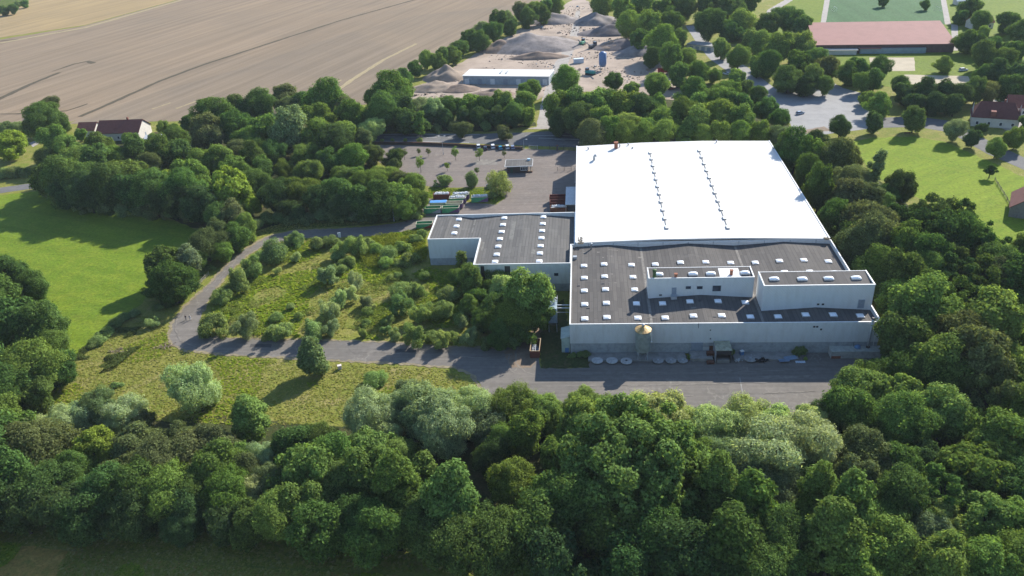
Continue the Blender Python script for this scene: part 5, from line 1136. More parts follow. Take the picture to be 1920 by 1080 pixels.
skip(0, 0, .04, 6.4, 2.45, 2.2, m_green, m_purple, 'green skip with white bags in the very last row', 'white plastic bags heaped in the last-row skip', at(865, 373))
skip(0, 0, .05, 6.0, 2.4, 2.0, m_green, m_brown, 'green and red skip half hidden behind the wing corner', None, at(797, 427))
skip(0, 0, .0, 6.2, 2.5, 2.5, m_brown, m_brown, 'red-brown tall skip, rear one beside the grey canopy', None, at(1046, 379))
skip(0, 0, .0, 6.2, 2.5, 2.3, m_brown, m_brown, 'red-brown skip, middle one beside the grey canopy', None, at(1047, 388))
skip(0, 0, .0, 6.2, 2.5, 2.0, m_rust, m_rust, 'orange-red skip with white waste, front one beside the canopy', 'white waste lying in the orange-red skip', at(1048, 397))
# the lone roll-off at the yard corner
d0 = G(1003, 672); d1 = G(1007, 640)
rz = math.atan2((d1 - d0).y, (d1 - d0).x)
pc = (d0 + Vector((math.cos(rz), math.sin(rz), 0)) * 3.0)
yd = skip(0, 0, rz, 6.2, 2.45, 2.3, m_brown, m_brown, 'dark brown open skip with pale rim standing at the yard corner', None, (pc.x, pc.y, 0))
for ch in yd.children:
    if ch.name.startswith('rim'): ch.data = ch.data.copy(); ch.data.materials[0] = paint('pale_wood_rim', (.42, .32, .20), .8, .2, 2)
o = thing('scrap_ladder', 'pale ladder-like metal piece lying inside the corner skip', 'frame', (pc.x - .4, pc.y - .6, 1.35), rz)
b = MB()
for y in (-.45, 0, .4): b.bar((-2.2, y, .1), (1.6, y, .5), .1)
for x in (-2.0, -1.2, -.4, .4, 1.2): b.bar((x, -.45, .2 + (x + 2) * .1), (x, .4, .2 + (x + 2) * .1), .08)
b.build('bars', m_bag, o)
o = thing('waste_pile', 'blue-grey junk filling the corner skip', 'waste pile', (pc.x, pc.y, .53), rz); b = MB(); rg = random.Random(3)
for _ in range(40): b.box(-.3, -.2, 0, .3, .2, .25, Matrix.Translation((rg.uniform(-2.5, 1.0), rg.uniform(-.8, .8), rg.uniform(0, .6))) @ Matrix.Rotation(rg.uniform(0, 3), 4, 'Z') @ Matrix.Rotation(rg.uniform(-.6, .6), 4, 'X'))
b.build('junk', paint('junk_mix', (.18, .24, .34), .7, .6, 2), o)

# ================================================================== CARS
def car(u, v, rz, col, label, kind='hatch', loc=None):
    p = loc or G(u, v); o = thing('parked_car', label, 'car', (p[0], p[1], .06), rz, 'parked cars')
    L, W, Hh = (4.2, 1.76, 1.48) if kind == 'hatch' else (4.7, 1.84, 1.66)
    m = paint('car_paint_' + '%02d%02d%02d' % tuple(int(c * 99) for c in col), col, .25, .05, 2, 0, .6)
    prof = [(-L / 2, .35), (-L / 2, .72), (-L / 2 + .1, .95), (L * .22, .98), (L / 2 - .12, .78), (L / 2, .62), (L / 2, .3), (L * .38, .22), (-L * .4, .22)]
    b = MB(); n = len(prof)
    for s_ in (-1, 1): b.v += [Vector((x, s_ * W / 2 * (.96 if z > .9 else 1), z)) for x, z in prof]
    b.f = [tuple(range(n))[::-1], tuple(range(n, 2 * n))] + [(i, (i + 1) % n, n + (i + 1) % n, n + i) for i in range(n)]
    b.build('body', m, o, bevel=.05)
    cab = [(-L / 2 + .16, .96), (-L / 2 + .55, Hh), (L * .06, Hh), (L * .25, .97)]
    b = MB()
    for s_ in (-1, 1): b.v += [Vector((x, s_ * W / 2 * (.80 if z > 1.2 else .93), z - (.06 if z > 1.2 else 0))) for x, z in cab]
    b.f = [(3, 2, 1, 0), (4, 5, 6, 7), (0, 1, 5, 4), (1, 2, 6, 5), (2, 3, 7, 6)]
    b.build('window_band', m_glass, o)
    b = MB(); b.box(-L / 2 + .52, -W * .39, Hh - .055, L * .07, W * .39, Hh); b.build('roof', m, o, bevel=.02)
    for sx in (-L * .31, L * .31):
        for s_ in (-1, 1):
            b = MB(); b.tube([(sx, s_ * (W / 2 - .2), .31), (sx, s_ * (W / 2 + .01), .31)], .31, 14); wl = b.build('wheel', m_black, o)
            b = MB(); b.tube([(sx, s_ * (W / 2 + .012), .31), (sx, s_ * (W / 2 + .03), .31)], .19, 10); b.build('rim', m_steel, wl)
    for s_ in (-1, 1):
        b = MB(); b.box(L / 2 - .02, s_ * W * .33 - .16, .55, L / 2 + .015, s_ * W * .33 + .16, .7); b.build('headlight', m_dome, o)
        b = MB(); b.box(-L / 2 - .015, s_ * W * .36 - .12, .68, -L / 2 + .02, s_ * W * .36 + .12, .86); b.build('taillight', paint('tail_red', (.35, .02, .02), .4, .1, 2), o)
    return o
ca = -1.35
for (u, v, col, lb, kd) in ((897, 277, (.62, .64, .66), 'white car half behind a young tree, leftmost in the car park', 'suv'), (910, 280, (.03, .035, .05), 'black car between two white cars in the car park', 'hatch'), (924, 277, (.72, .73, .74), 'white estate car right of the black car', 'suv'),
                            (938, 279.5, (.02, .22, .36), 'turquoise blue car in the car park row', 'hatch'), (951, 278, (.68, .69, .70), 'white car right of the turquoise car', 'suv'), (961, 278.5, (.22, .26, .38), 'slate blue small car at the right end of the row', 'hatch')):
    car(u, v, ca + math.pi, col, lb, kd)
car(918, 352, 2.0, (.22, .25, .33), 'grey-blue car half hidden beside the round bush by the skips')
car(1908, 640, 1.0, (.70, .71, .72), 'white car under the trees at the right border, upper one'); car(1902, 662, 1.0, (.55, .57, .60), 'silver car under the trees at the right border, lower one'); car(1872, 578, .9, (.60, .62, .64), 'pale car glinting through the trees at right')
car(1500, 214, .5, (.35, .42, .52), 'grey-blue car on the open tarmac by the junction'); car(1362, 140, 2.2, (.60, .66, .72), 'pale car on the forecourt by the side road'); car(1806, 133, .2, (.62, .66, .72), 'white van-like car beside the sand courts', 'suv')
car(1258, 168, .3, (.25, .06, .06), 'dark red car below the red truck'); car(1268, 182, .2, (.35, .3, .3), 'brownish car on the small lot below the yard'); car(1290, 160, .8, (.10, .10, .12), 'dark car on the small lot beside the far trees')

# ================================================================== CAR PARK FURNITURE
p = G(972, 326); gh = thing('gatehouse', 'single-storey gatehouse with grey flat roof and white fascia', 'gatehouse', (p.x, p.y + 3.3, .04), .03)
b = MB(); b.box(-4.8, -2.2, 0, 3.9, 4.4, 3.0); b.build('wall', paint('dark_brick', (.075, .055, .045), .9, .3, 3), gh)
b = MB(); b.box(-5.5, -3.0, 3.002, 5.8, 5.0, 3.2); b.build('roof', m_roofB, gh)
b = MB()
for q in ((-5.62, -3.12, 5.92, -3.0), (-5.62, 5.0, 5.92, 5.12), (-5.62, -3.0, -5.5, 5.0), (5.8, -3.0, 5.92, 5.0)): b.box(q[0], q[1], 2.98, q[2], q[3], 3.26)
b.build('fascia', m_cop, gh)
w1 = MB(); w1.box(.9, -2.27, 1.1, 3.6, -2.202, 2.5); wn = w1.build('window', m_glass, gh)
b = MB()
for x in (.82, 1.75, 2.65, 3.55): b.box(x, -2.33, 1.0, x + .12, -2.275, 2.6)
b.box(.82, -2.34, 1.0, 3.67, -2.28, 1.12); b.box(.82, -2.34, 2.5, 3.67, -2.28, 2.62); b.build('frame', m_cop, wn)
b = MB(); b.box(-3.4, -2.28, 0, -2.4, -2.202, 2.1); b.build('door', paint('dark_green_door', (.03, .06, .04), .6, .2, 2), gh)
b = MB(); b.box(4.9, -2.9, 0, 5.05, -2.75, 3.0); b.box(4.9, 2.75, 0, 5.05, 2.9, 3.0); b.build('post', m_dark, gh)
b = MB(); b.box(3.6, 3.0, 3.2, 4.8, 4.0, 4.0); b.build('roof_light', paint('pale_blue_unit', (.45, .60, .70), .4, .1, 2), gh)
o = thing('planter', 'brown planter box beside the gatehouse right end', 'planter', tuple(G(993, 323) + Vector((0, 0, .04)))); b = MB(); b.box(-1.2, -.5, 0, 1.2, .5, .5); b.build('box', m_rust, o); b = MB(); b.box(-1.0, -.35, .502, 1.0, .35, .62); b.build('soil', m_int, o)

def lamp(u, v, hgt, arms, label):
    p = G(u, v); o = thing('lamp_post', label, 'lamp post', (p.x, p.y, 0), 0)
    b = MB(); b.tube([(0, 0, 0), (0, 0, hgt)], [.11, .06], 8); b.build('pole', m_steel, o)
    b = MB(); b.lathe([(.2, 0), (.18, .8), (.11, .9)], 8); b.build('base', m_steel, o)
    for s_ in arms:
        b = MB(); b.tube([(0, 0, hgt - .1), (s_ * .5, 0, hgt + .1), (s_ * 1.0, 0, hgt + .12)], .04, 6); b.build('arm', m_steel, o)
        b = MB(); b.box(s_ * 1.3 - .38, -.16, hgt + .06, s_ * 1.3 + .38, .16, hgt + .2); b.build('lamp_head', m_cop, o, bevel=.03)
lamp(831.5, 290, 8.5, (-1, 1), 'double-armed lamp post standing in the car park')
lamp(739, 415, 8.0, (1,), 'single grey lamp post at the wood edge by the upper road')
lamp(982.5, 280, 4.5, (1,), 'short lamp post at the end of the car park wall')
lamp(1078, 343, 6.5, (1,), 'thin grey mast beside the hall corner')

o = thing('boundary_wall', 'low dark brick wall along the far edge of the car park', 'wall'); a = [G(u, v) for u, v in ((703, 271), (790, 272), (860, 275), (978, 281))]
b = MB()
for p, q in zip(a, a[1:]): b.bar((p.x, p.y, .65), (q.x, q.y, .65), .3, 1.3)
p = a[-1]; b.box(p.x - .5, p.y - .5, 0, p.x + .5, p.y + .5, 1.5); b.build('masonry', paint('dark_brown_brick', (.085, .06, .045), .9, .3, 2), o)
b = MB()
for p, q in zip(a, a[1:]): b.bar((p.x, p.y, 1.35), (q.x, q.y, 1.35), .4, .09)
b.build('capping', m_rust, o)
def fence(px, hgt, label, name='gate_fence', step=2.2, cat='fence', mat=m_steel):
    a = [G(u, v) for u, v in px]; o = thing(name, label, cat, (a[0].x, a[0].y, 0)); off = a[0]
    for p, q in zip(a, a[1:]):
        L = (q - p).length; n = max(1, int(L / step)); r = MB()
        for zz in (hgt - .05, hgt * .5, .25): r.bar(Vector((p.x, p.y, zz)) - off, Vector((q.x, q.y, zz)) - off, .05)
        nb = int(L / .28)
        for k in range(nb):
            c = p.lerp(q, (k + .5) / nb) - off; r.box(c.x - .012, c.y - .012, .2, c.x + .012, c.y + .012, hgt)
        r.build('railing', mat, o)
        for k in range(n + 1):
            c = p.lerp(q, k / n) - off; b = MB(); b.box(c.x - .07, c.y - .07, 0, c.x + .07, c.y + .07, hgt + .12); b.build('post', mat, o)
    return o
fence([(992, 279), (1008, 279)], 1.6, 'grey mesh gate right of the wall end pillar', 'entrance_gate', cat='gate')
fence([(1031, 280), (1057, 281), (1086, 284)], 1.9, 'dark mesh fence between the entrance and the hall', mat=m_dark)
fence([(1045, 321), (1084, 319)], 1.8, 'dark sliding gate inside the yard beside the hall', 'yard_gate', cat='gate', mat=m_dark)
p = G(1045, 282); o = thing('gate_pillar', 'dark pillar at the middle of the entrance fence', 'pillar', (p.x, p.y, 0)); b = MB(); b.box(-.4, -.4, 0, .4, .4, 2.3); b.build('shaft', m_dark, o); b = MB(); b.box(-.5, -.5, 2.302, .5, .5, 2.45); b.build('cap', m_rust, o)

def boxthing(u, v, nm, lb, ct, dims, col, rz=0):
    p = G(u, v); o = thing(nm, lb, ct, (p.x, p.y, .05), rz); a, c, h = dims
    b = MB(); b.box(-a / 2, -c / 2, 0, a / 2, c / 2, h); b.build('body', paint(nm + '_paint', col, .6, .15, 2), o, bevel=.05)
    b = MB(); b.box(-a / 2 - .05, -c / 2 - .05, h + .002, a / 2 + .05, c / 2 + .05, h + .1); b.build('lid', paint(nm + '_lid', tuple(min(1, x * 1.15) for x in col), .6, .1, 2), o)
    return o
boxthing(637.5, 692, 'concrete_block', 'small white and brown box on the grass right of the conical bush', 'box', (1.0, .8, 1.1), (.60, .52, .48), .4)
boxthing(637, 446, 'white_board', 'white upright board among shrubs at the top of the waste lot', 'board', (1.0, .25, 1.9), (.72, .74, .74), .5)
boxthing(709, 415, 'utility_cabinet', 'beige utility cabinet on the verge left of the lamp post', 'cabinet', (.8, .5, 1.4), (.30, .24, .17))
for k, (u, v, lb) in enumerate(((312, 650, 'heap of broken branches at the outer road bend'), (327, 566, 'brown log pile on the meadow edge above the walkers'), (220, 660, 'pale heap of dry weeds on the slope left of the road'))):
    p = G(u, v); o = thing('brush_pile', lb, 'brush pile', (p.x, p.y, 0)); b = MB(); rg = random.Random(k)
    for _ in range(40):
        a = rg.uniform(0, 6.28); x, y = rg.gauss(0, 1.3), rg.gauss(0, .9); l = rg.uniform(.5, 1.3)
        b.bar((x, y, rg.uniform(.05, .4)), (x + math.cos(a) * l, y + math.sin(a) * l, rg.uniform(.05, .6)), .1)
    b.build('branches', paint('dead_wood', (.26, .20, .15), .95, .4, 2), o)
# fence posts along the meadow
for k in range(3): pass
o = fence([(372, 536), (392, 515)], 1.2, 'pale wooden rail fence at the road edge by the clump', 'rail_fence', 2.5, 'fence', paint('pale_wood', (.40, .36, .30), .85, .2, 2))
# railed ramp under the right-hand trees
a, c = G(1845, 722), G(1895, 772)
o = thing('ramp_walkway', 'dark sloping walkway with pale rails under the right-hand trees', 'walkway', (a.x, a.y, 0)); d_ = c - a
b = MB(); b.bar((0, 0, .4), (d_.x, d_.y, .4), 3.2, .25); b.build('deck', paint('dark_deck', (.06, .05, .05), .9, .3, 1), o)
nrm = Vector((-d_.y, d_.x, 0)).normalized()
for s_ in (-1, 1):
    q = nrm * 1.45 * s_; b = MB(); b.bar(Vector((0, 0, 1.4)) + q, Vector((d_.x, d_.y, 1.4)) + q, .1)
    for k in range(7): e = d_ * (k / 6) + q; b.box(e.x - .04, e.y - .04, .5, e.x + .04, e.y + .04, 1.36)
    b.build('handrail', m_steel, o)
p = G(1875, 592); sheet('side_lot', [(1850, 565), (1880, 560), (1930, 590), (1960, 700), (1900, 690), (1870, 640)], .05, m_park, .3, 2)

# ================================================================== TWO WALKERS
def person(u, v, rz, shirt, legs, hair, label, stride):
    p = G(u, v); o = thing('person', label, 'person', (p.x, p.y, .034), rz)
    s = stride
    V = [(0, 0, .95), (0, 0, 1.15), (0, 0, 1.38), (.02, 0, 1.50), (.03, 0, 1.58), (.03, 0, 1.70), (.03, 0, 1.77),
         (0, .18, 1.42), (-.10 * s, .24, 1.15), (.06 * s, .25, .92), (.09 * s, .25, .84), (0, -.18, 1.42), (.12 * s, -.24, 1.15), (.26 * s, -.24, .95), (.30 * s, -.24, .88),
         (0, .09, .90), (.16 * s, .10, .50), (.20 * s, .10, .08), (.32 * s, .10, .05), (0, -.09, .90), (-.10 * s, -.10, .50), (-.30 * s, -.10, .12), (-.22 * s, -.10, .05),
         (.13, 0, 1.665)]
    E = [(0, 1), (1, 2), (2, 3), (3, 4), (4, 5), (5, 6), (2, 7), (7, 8), (8, 9), (9, 10), (2, 11), (11, 12), (12, 13), (13, 14), (0, 15), (15, 16), (16, 17), (17, 18), (0, 19), (19, 20), (20, 21), (21, 22), (5, 23)]
    RR = [.15, .13, .16, .07, .06, .095, .07, .065, .048, .036, .03, .065, .048, .036, .03, .095, .065, .045, .04, .095, .065, .045, .04, .025]
    me = bpy.data.meshes.new('body'); me.from_pydata(V, E, []); o2 = bpy.data.objects.new('body', me); C.objects.link(o2); o2.parent = o
    sk_ = o2.modifiers.new('skin', 'SKIN'); sk_.use_smooth_shade = True
    for k, r_ in enumerate(RR): me.skin_vertices[0].data[k].radius = (r_, r_ * (1.25 if k in (1, 2) else 1))
    me.skin_vertices[0].data[0].use_root = True
    o2.modifiers.new('sub', 'SUBSURF').levels = 1
    me.materials.append(paint('skin_tone', (.42, .26, .19), .6, .1, 3))
    for s_ in ((9, 1), (13, 1)):                       # five fingers on each hand
        h = Vector(V[s_[0] + 1]); f = MB()
        for k in range(4): f.tube([h + Vector((-.025 + .017 * k, 0, .01)), h + Vector((-.02 + .017 * k, 0, -.05)), h + Vector((-.01 + .017 * k, 0, -.09 + .008 * abs(k - 1)))], [.009, .0085, .006], 5)
        f.tube([h + Vector((.03, 0, .02)), h + Vector((.06, 0, -.02)), h + Vector((.065, 0, -.045))], [.011, .01, .007], 5); f.build('fingers', me.materials[0], o)
    def shell(name, vs, es, rr, mat):
        m2 = bpy.data.meshes.new(name); m2.from_pydata(vs, [], []); m2 = bpy.data.meshes.new(name); m2.from_pydata(vs, es, []); q = bpy.data.objects.new(name, m2); C.objects.link(q); q.parent = o
        k_ = q.modifiers.new('skin', 'SKIN'); k_.use_smooth_shade = True
        for k, r_ in enumerate(rr): m2.skin_vertices[0].data[k].radius = (r_, r_ * (1.25 if k < 3 else 1))
        m2.skin_vertices[0].data[0].use_root = True; q.modifiers.new('sub', 'SUBSURF').levels = 1; m2.materials.append(mat)
    shell('shirt', [V[0], V[1], V[2], V[7], V[8], V[11], V[12]], [(0, 1), (1, 2), (2, 3), (3, 4), (2, 5), (5, 6)], [.17, .15, .18, .085, .065, .085, .065], shirt)
    shell('trousers', [(0, 0, .98), V[15], V[16], V[17], V[19], V[20], V[21]], [(0, 1), (1, 2), (2, 3), (0, 4), (4, 5), (5, 6)], [.165, .115, .085, .065, .115, .085, .065], legs)
    for k in (18, 22):
        b = MB(); x, y, z = V[k]; b.box(x - .16, y - .05, -.0, x + .09, y + .05, .1); b.build('shoe', m_dark, o, bevel=.03)
    b = MB(); b.lathe([(.07, 1.60), (.115, 1.66), (.115, 1.76), (.075, 1.83), (.02, 1.85)], 12, (0, 0, 0)); b.build('hair', hair, o, smooth=True)
    b = MB()
    for s_ in (-1, 1): b.lathe([(.004, -.012), (.013, 0), (.004, .012)], 8, (.118, s_ * .035, 1.695))
    b.build('eyes', m_black, o)
    return o
hair_d = paint('dark_hair', (.03, .022, .018), .8, .2, 6); hair_f = paint('fair_hair', (.45, .40, .32), .8, .2, 6)
person(349.5, 600.5, 2.4, paint('dark_top', (.03, .022, .03), .9, .2, 3), paint('grey_trousers', (.25, .24, .24), .9, .2, 3), hair_d, 'walker in a dark top and grey trousers, left one on the road bend', 1.0)
person(357.5, 600, 2.4, paint('white_top', (.66, .66, .66), .9, .1, 3), paint('pale_trousers', (.55, .53, .52), .9, .1, 3), hair_f, 'walker all in pale clothes with a dark backpack, right one on the road bend', .8)
p = G(357.5, 600); o = thing('backpack', 'small dark backpack worn by the pale-clothed walker', 'backpack', (p.x - .1, p.y - .15, 1.16), 2.4); b = MB(); b.box(-.26, -.15, 0, -.1, .15, .42); b.build('bag', m_dark, o, bevel=.03); b = MB(); b.box(-.3, -.1, .05, -.262, .1, .2); b.build('pocket', m_brown, o)

# ================================================================== FAR BUILDINGS
m_tile = paint('red_roof_tile', (.20, .075, .055), .9, .25, 1.0)
m_tile2 = paint('dark_red_tile', (.135, .05, .042), .9, .25, 1.0)
m_pale = paint('pale_house_wall', (.55, .52, .47), .85, .15, .6)
def house(u, v, rz, L, W, eave, ridge, wall, roof, label, wins=3, name='house', chim=True, hip=0.0, loc=None):
    p = loc or G(u, v); o = thing(name, label, 'house' if name == 'house' else name.replace('_', ' '), (p[0], p[1], 0), rz)
    b = MB(); b.add([(-L / 2, -W / 2, 0), (L / 2, -W / 2, 0), (L / 2, W / 2, 0), (-L / 2, W / 2, 0), (-L / 2, -W / 2, eave), (L / 2, -W / 2, eave), (L / 2, W / 2, eave), (-L / 2, W / 2, eave), (-L / 2, 0, ridge - .25), (L / 2, 0, ridge - .25)],
              [(0, 1, 5, 4), (2, 3, 7, 6), (1, 2, 6, 9, 5), (3, 0, 4, 8, 7)]); b.build('wall', wall, o)
    e, t = .5, .22; k = (ridge - eave) / (W / 2); b = MB()
    for s_ in (-1, 1):
        ye = s_ * (W / 2 + e); ze = eave - e * k; h = hip
        vs = [(-L / 2 - e, ye, ze), (L / 2 + e, ye, ze), (L / 2 + e - h, 0, ridge), (-L / 2 - e + h, 0, ridge)]
        b.add(vs + [(x, y, z + t) for x, y, z in vs], [(0, 1, 2, 3), (4, 5, 6, 7), (0, 1, 5, 4), (1, 2, 6, 5), (3, 0, 4, 7)])
    if hip:
        for s_ in (-1, 1):
            xe = s_ * (L / 2 + e); vs = [(xe, -W / 2 - e, eave - e * k), (xe, W / 2 + e, eave - e * k), (xe - s_ * hip, 0, ridge)]
            b.add(vs + [(x, y, z + t) for x, y, z in vs], [(0, 1, 2), (3, 4, 5)])
    rf = b.build('roof', roof, o)
    if chim:
        b = MB(); b.box(L * .15 - .4, -.4 + .6, ridge - .8, L * .15 + .4, .4 + .6, ridge + 1.2); b.build('chimney', m_tile, rf)
    for i in range(wins):
        x = -L / 2 + L * (i + .5) / wins
        b = MB(); b.box(x - .5, -W / 2 - .06, 1.0, x + .5, -W / 2 - .004, 2.3); wn_ = b.build('window', m_glass, o)
        f = MB()
        for q in ((x - .6, .9, x - .5, 2.4), (x + .5, .9, x + .6, 2.4), (x - .5, .9, x + .5, 1.0), (x - .5, 2.3, x + .5, 2.4)): f.box(q[0], -W / 2 - .09, q[1], q[2], -W / 2 - .008, q[3])
        f.build('frame', m_cop, wn_)
    b = MB(); b.box(L / 2 + .004, -.5, 0, L / 2 + .07, .5, 2.1); b.build('door', m_door, o)
    return o
house(236, 256, .0, 22, 13, 4.2, 8.6, m_pale, m_tile2, 'farmhouse with long dark red roof and pale gable behind the wood', 5)
house(172, 252, .0, 9, 8, 3.6, 6.4, m_pale, m_tile, 'small pink-red roofed outbuilding left of the farmhouse', 2, 'outbuilding', False)
house(293, 266, .0, 8, 5, 2.6, 3.6, m_pale, m_cop, 'low pale shed half hidden right of the farmhouse', 2, 'shed', False)
o = house(1862, 232, -.35, 18, 11, 4.5, 9.6, m_pale, m_tile2, 'big house with dark red hipped roof at the right road bend', 4, hip=3.0)
p0 = G(1842, 228); b = MB(); b.box(-2.4, -6.6, 5.2, -.4, -3.6, 7.2); b.build('dormer', m_tile, o)
house(1915, 212, -.3, 13, 9, 4, 8, m_pale, m_tile, 'red-roofed house behind the big right-hand house', 3)
house(1921, 396, 1.1, 14, 9, 3.6, 7.2, paint('stone_wall', (.20, .19, .18), .9, .3, 1.2), m_tile2, 'dark stone cottage with red roof cut by the right border', 3)
house(1835, 52, .1, 13, 9, 4, 7, m_pale, m_tile, 'pinkish roofed house between trees right of the pitch', 3)
house(1800, 8, .1, 8, 6, 3, 5, m_pale, m_bag, 'small white-roofed cabin at the pitch corner', 2, 'cabin', False)
# sports hall
pa, pb = G(1527, 100), G(1787, 98)
mid = (pa + pb) / 2; L = (pb - pa).length; rz = math.atan2((pb - pa).y, (pb - pa).x)
dep = (G(1660, 46, 9) - G(1660, 88, 4.5)).length
o = thing('sports_hall', 'very long building with pale red roof in front of the sports pitch', 'sports hall', (mid.x, mid.y, 0), rz)
b = MB(); b.box(-L / 2, 0, 0, L / 2, dep, 5.0); b.build('wall', paint('hall_brick', (.14, .09, .08), .9, .3, .6), o)
m_pink = paint('faded_red_roof', (.30, .15, .13), .85, .12, .2)
b = MB(); vs = [(-L / 2 - .8, -1.0, 4.7), (L / 2 + .8, -1.0, 4.7), (L / 2 + .8, dep + 1, 9.2), (-L / 2 - .8, dep + 1, 9.2)]
b.add(vs + [(x, y, z + .35) for x, y, z in vs], [(3, 2, 1, 0), (4, 5, 6, 7), (0, 1, 5, 4), (1, 2, 6, 5), (2, 3, 7, 6), (3, 0, 4, 7)]); b.build('roof', m_pink, o)
b = MB(); b.add([(-L / 2 + .2, dep - .05, 5), (L / 2 - .2, dep - .05, 5), (L / 2 - .2, dep - .05, 8.6), (-L / 2 + .2, dep - .05, 8.6)], [(0, 1, 2, 3)]); b.build('rear_gable', m_pale, o)
b = MB(); b.box(-L * .17, -2.2, 0, L * .30, -.05, 3.0); b.build('glazed_front', paint('blue_grey_glazing', (.22, .30, .34), .3, .2, .5, 0, .5), o)
b = MB(); b.box(-L * .18, -3.0, 3.003, -.02 * L, -.05, 3.25); b.build('porch_roof', m_pink, o)
b = MB(); b.box(-L * .47, -4.5, 0, -L * .2, -.1, 2.6); b.box(-L * .48, -4.8, 2.603, -L * .19, -.1, 2.85); b.build('side_wing', m_pale, o)
# pitch goals and lines
for k, (px) in enumerate((((1563, 20), (1762, 20)),)): pass
# gravel yard: flat white building, heaps, plant
pa, pb = G(868, 158), G(1030, 160); mid = (pa + pb) / 2; L = (pb - pa).length; rz = math.atan2((pb - pa).y, (pb - pa).x)
o = thing('yard_building', 'long flat white-roofed works building in the gravel yard', 'works building', (mid.x, mid.y, 0), rz); dep = 15
b = MB(); b.box(-L / 2 + .3, .3, 0, L / 2 - .3, dep - .3, 4.6); b.build('wall', paint('blue_grey_cladding', (.30, .35, .40), .6, .2, .6), o)
b = MB(); b.box(-L / 2, 0, 4.603, L / 2, dep, 4.95); b.build('roof', m_white_roof, o)
for k in range(7):
    x = -L / 2 + 2.5 + k * (L - 5) / 6; b = MB(); b.box(x - 1.3, .22, 0, x + 1.3, .297, 3.2); b.build('door', m_door if k % 2 else m_bag, o)
for (x, w_) in ((-4.5, .6), (-1.0, .6)): b = MB(); b.box(x, 5, 4.95, x + w_, 10, 5.6); b.build('roof_vent', m_steel, o)
def heap(u, v, rx, ry, h, mat, label, seed):
    p = G(u, v); o = thing('spoil_heap', label, 'spoil heap', (p.x, p.y, 0), 0, 'heaps of loose material in the gravel yard'); rg = random.Random(seed); n = 26; b = MB()
    vs = []; m = 26
    for i in range(n + 1):
        for j in range(m + 1):
            x, y = i / n * 2 - 1, j / m * 2 - 1; r_ = math.hypot(x, y)
            hh = max(0, 1 - r_) ** .85 * (1 + .5 * mnoise.noise((x * 2.2, y * 2.2, seed))) + .10 * mnoise.noise((x * 7, y * 7, seed)) * max(0, 1 - r_) + .12 * max(0, mnoise.noise((x * 3.5 + 9, y * 3.5, seed))) * (1 - r_ * .6 if r_ < 1 else 0)
            vs.append((x * rx, y * ry, hh * h if r_ < 1 else -.3))
    b.add(vs, [(i * (m + 1) + j, (i + 1) * (m + 1) + j, (i + 1) * (m + 1) + j + 1, i * (m + 1) + j + 1) for i in range(n) for j in range(m)])
    b.build('material', mat, o, smooth=True); return o
m_g1 = paint('grey_aggregate', (.245, .215, .20), .95, .4, .25); m_g2 = paint('tan_aggregate', (.30, .235, .18), .95, .35, .25); m_g3 = paint('dark_aggregate', (.15, .13, .13), .95, .4, .25); m_g4 = paint('brown_soil', (.23, .17, .13), .95, .4, .25)
for k, it in enumerate(((1000, 88, 34, 22, 9, m_g1, 'largest grey aggregate heap behind the white works building'), (945, 92, 20, 14, 6, m_g4, 'brown soil heap left of the large grey heap'), (835, 146, 14, 11, 7, m_g2, 'tan heap at the left tip of the gravel yard'), (815, 166, 16, 10, 4, m_g2, 'low tan heap nearest the dark bushes'), (862, 168, 12, 8, 3, m_g4, 'small brown heap before the works building'), (1040, 40, 22, 14, 6, m_g1, 'grey heap at the top of the yard left of the track'),
        (1120, 42, 18, 14, 7, m_g1, 'grey heap at the top of the yard right of the track'), (1150, 62, 26, 12, 6, m_g3, 'long dark heap along the upper right yard edge'), (1175, 88, 24, 12, 5, m_g3, 'dark heap in the middle of the right yard side'), (1200, 100, 18, 10, 5, m_g1, 'grey heap at the right yard edge'), (1150, 90, 12, 9, 4, m_g4, 'small brown heap beside the screening machine'), (1060, 75, 12, 10, 3, m_g2, 'low tan heap beside the central yard track'), (920, 178, 14, 8, 3, m_g4, 'low brown heap in front of the works building'), (1010, 108, 20, 7, 4, m_g4, 'brown ridge close behind the works building'))):
    heap(*it, k + 1)
def machine(u, v, rz, col, label, name, cat):
    p = G(u, v); o = thing(name, label, cat, (p.x, p.y, .05), rz); m = paint(name + '_%02d' % int(col[0] * 50 + col[1] * 97), col, .5, .2, 1)
    b = MB(); b.box(-3.2, -1.2, .9, 2.6, 1.2, 2.4); b.build('body', m, o, bevel=.1)
    b = MB(); b.box(1.0, -1.1, 2.402, 2.6, 1.1, 3.7); b.build('cab', m_glass, o, bevel=.08)
    b = MB(); b.bar((-2.8, 0, 2.2), (-7.5, 0, 4.8), 1.0, .3); b.build('conveyor', m_steel, o)
    for s_ in (-1, 1):
        b = MB(); b.tube([(-2.6, s_ * 1.3, .5), (2.2, s_ * 1.3, .5)], .5, 10); b.build('track', m_black, o)
machine(1092, 84, 1.2, (.05, .25, .15), 'green screening machine in the middle of the yard', 'screening_machine', 'machine'); machine(1106, 140, 2.6, (.03, .28, .26), 'turquoise machine at the lower yard edge', 'screening_machine', 'machine'); machine(1112, 90, .8, (.12, .12, .13), 'dark crusher beside the green screening machine', 'crusher', 'machine')
p = G(1130, 132); o = thing('storage_tower', 'slim blue tower silo standing in the gravel yard', 'tower', (p.x, p.y, 0)); b = MB(); b.lathe([(1.8, 2.4), (2.2, 4), (2.2, 10), (.6, 11)], 16); b.build('tank', paint('tower_blue', (.10, .18, .34), .5, .2, 1), o, smooth=True)
for a in (.785, 2.356, 3.927, 5.498): b = MB(); b.tube([(math.cos(a) * 1.9, math.sin(a) * 1.9, 0), (math.cos(a) * 1.9, math.sin(a) * 1.9, 4)], .14, 6); b.build('leg', m_steel, o)
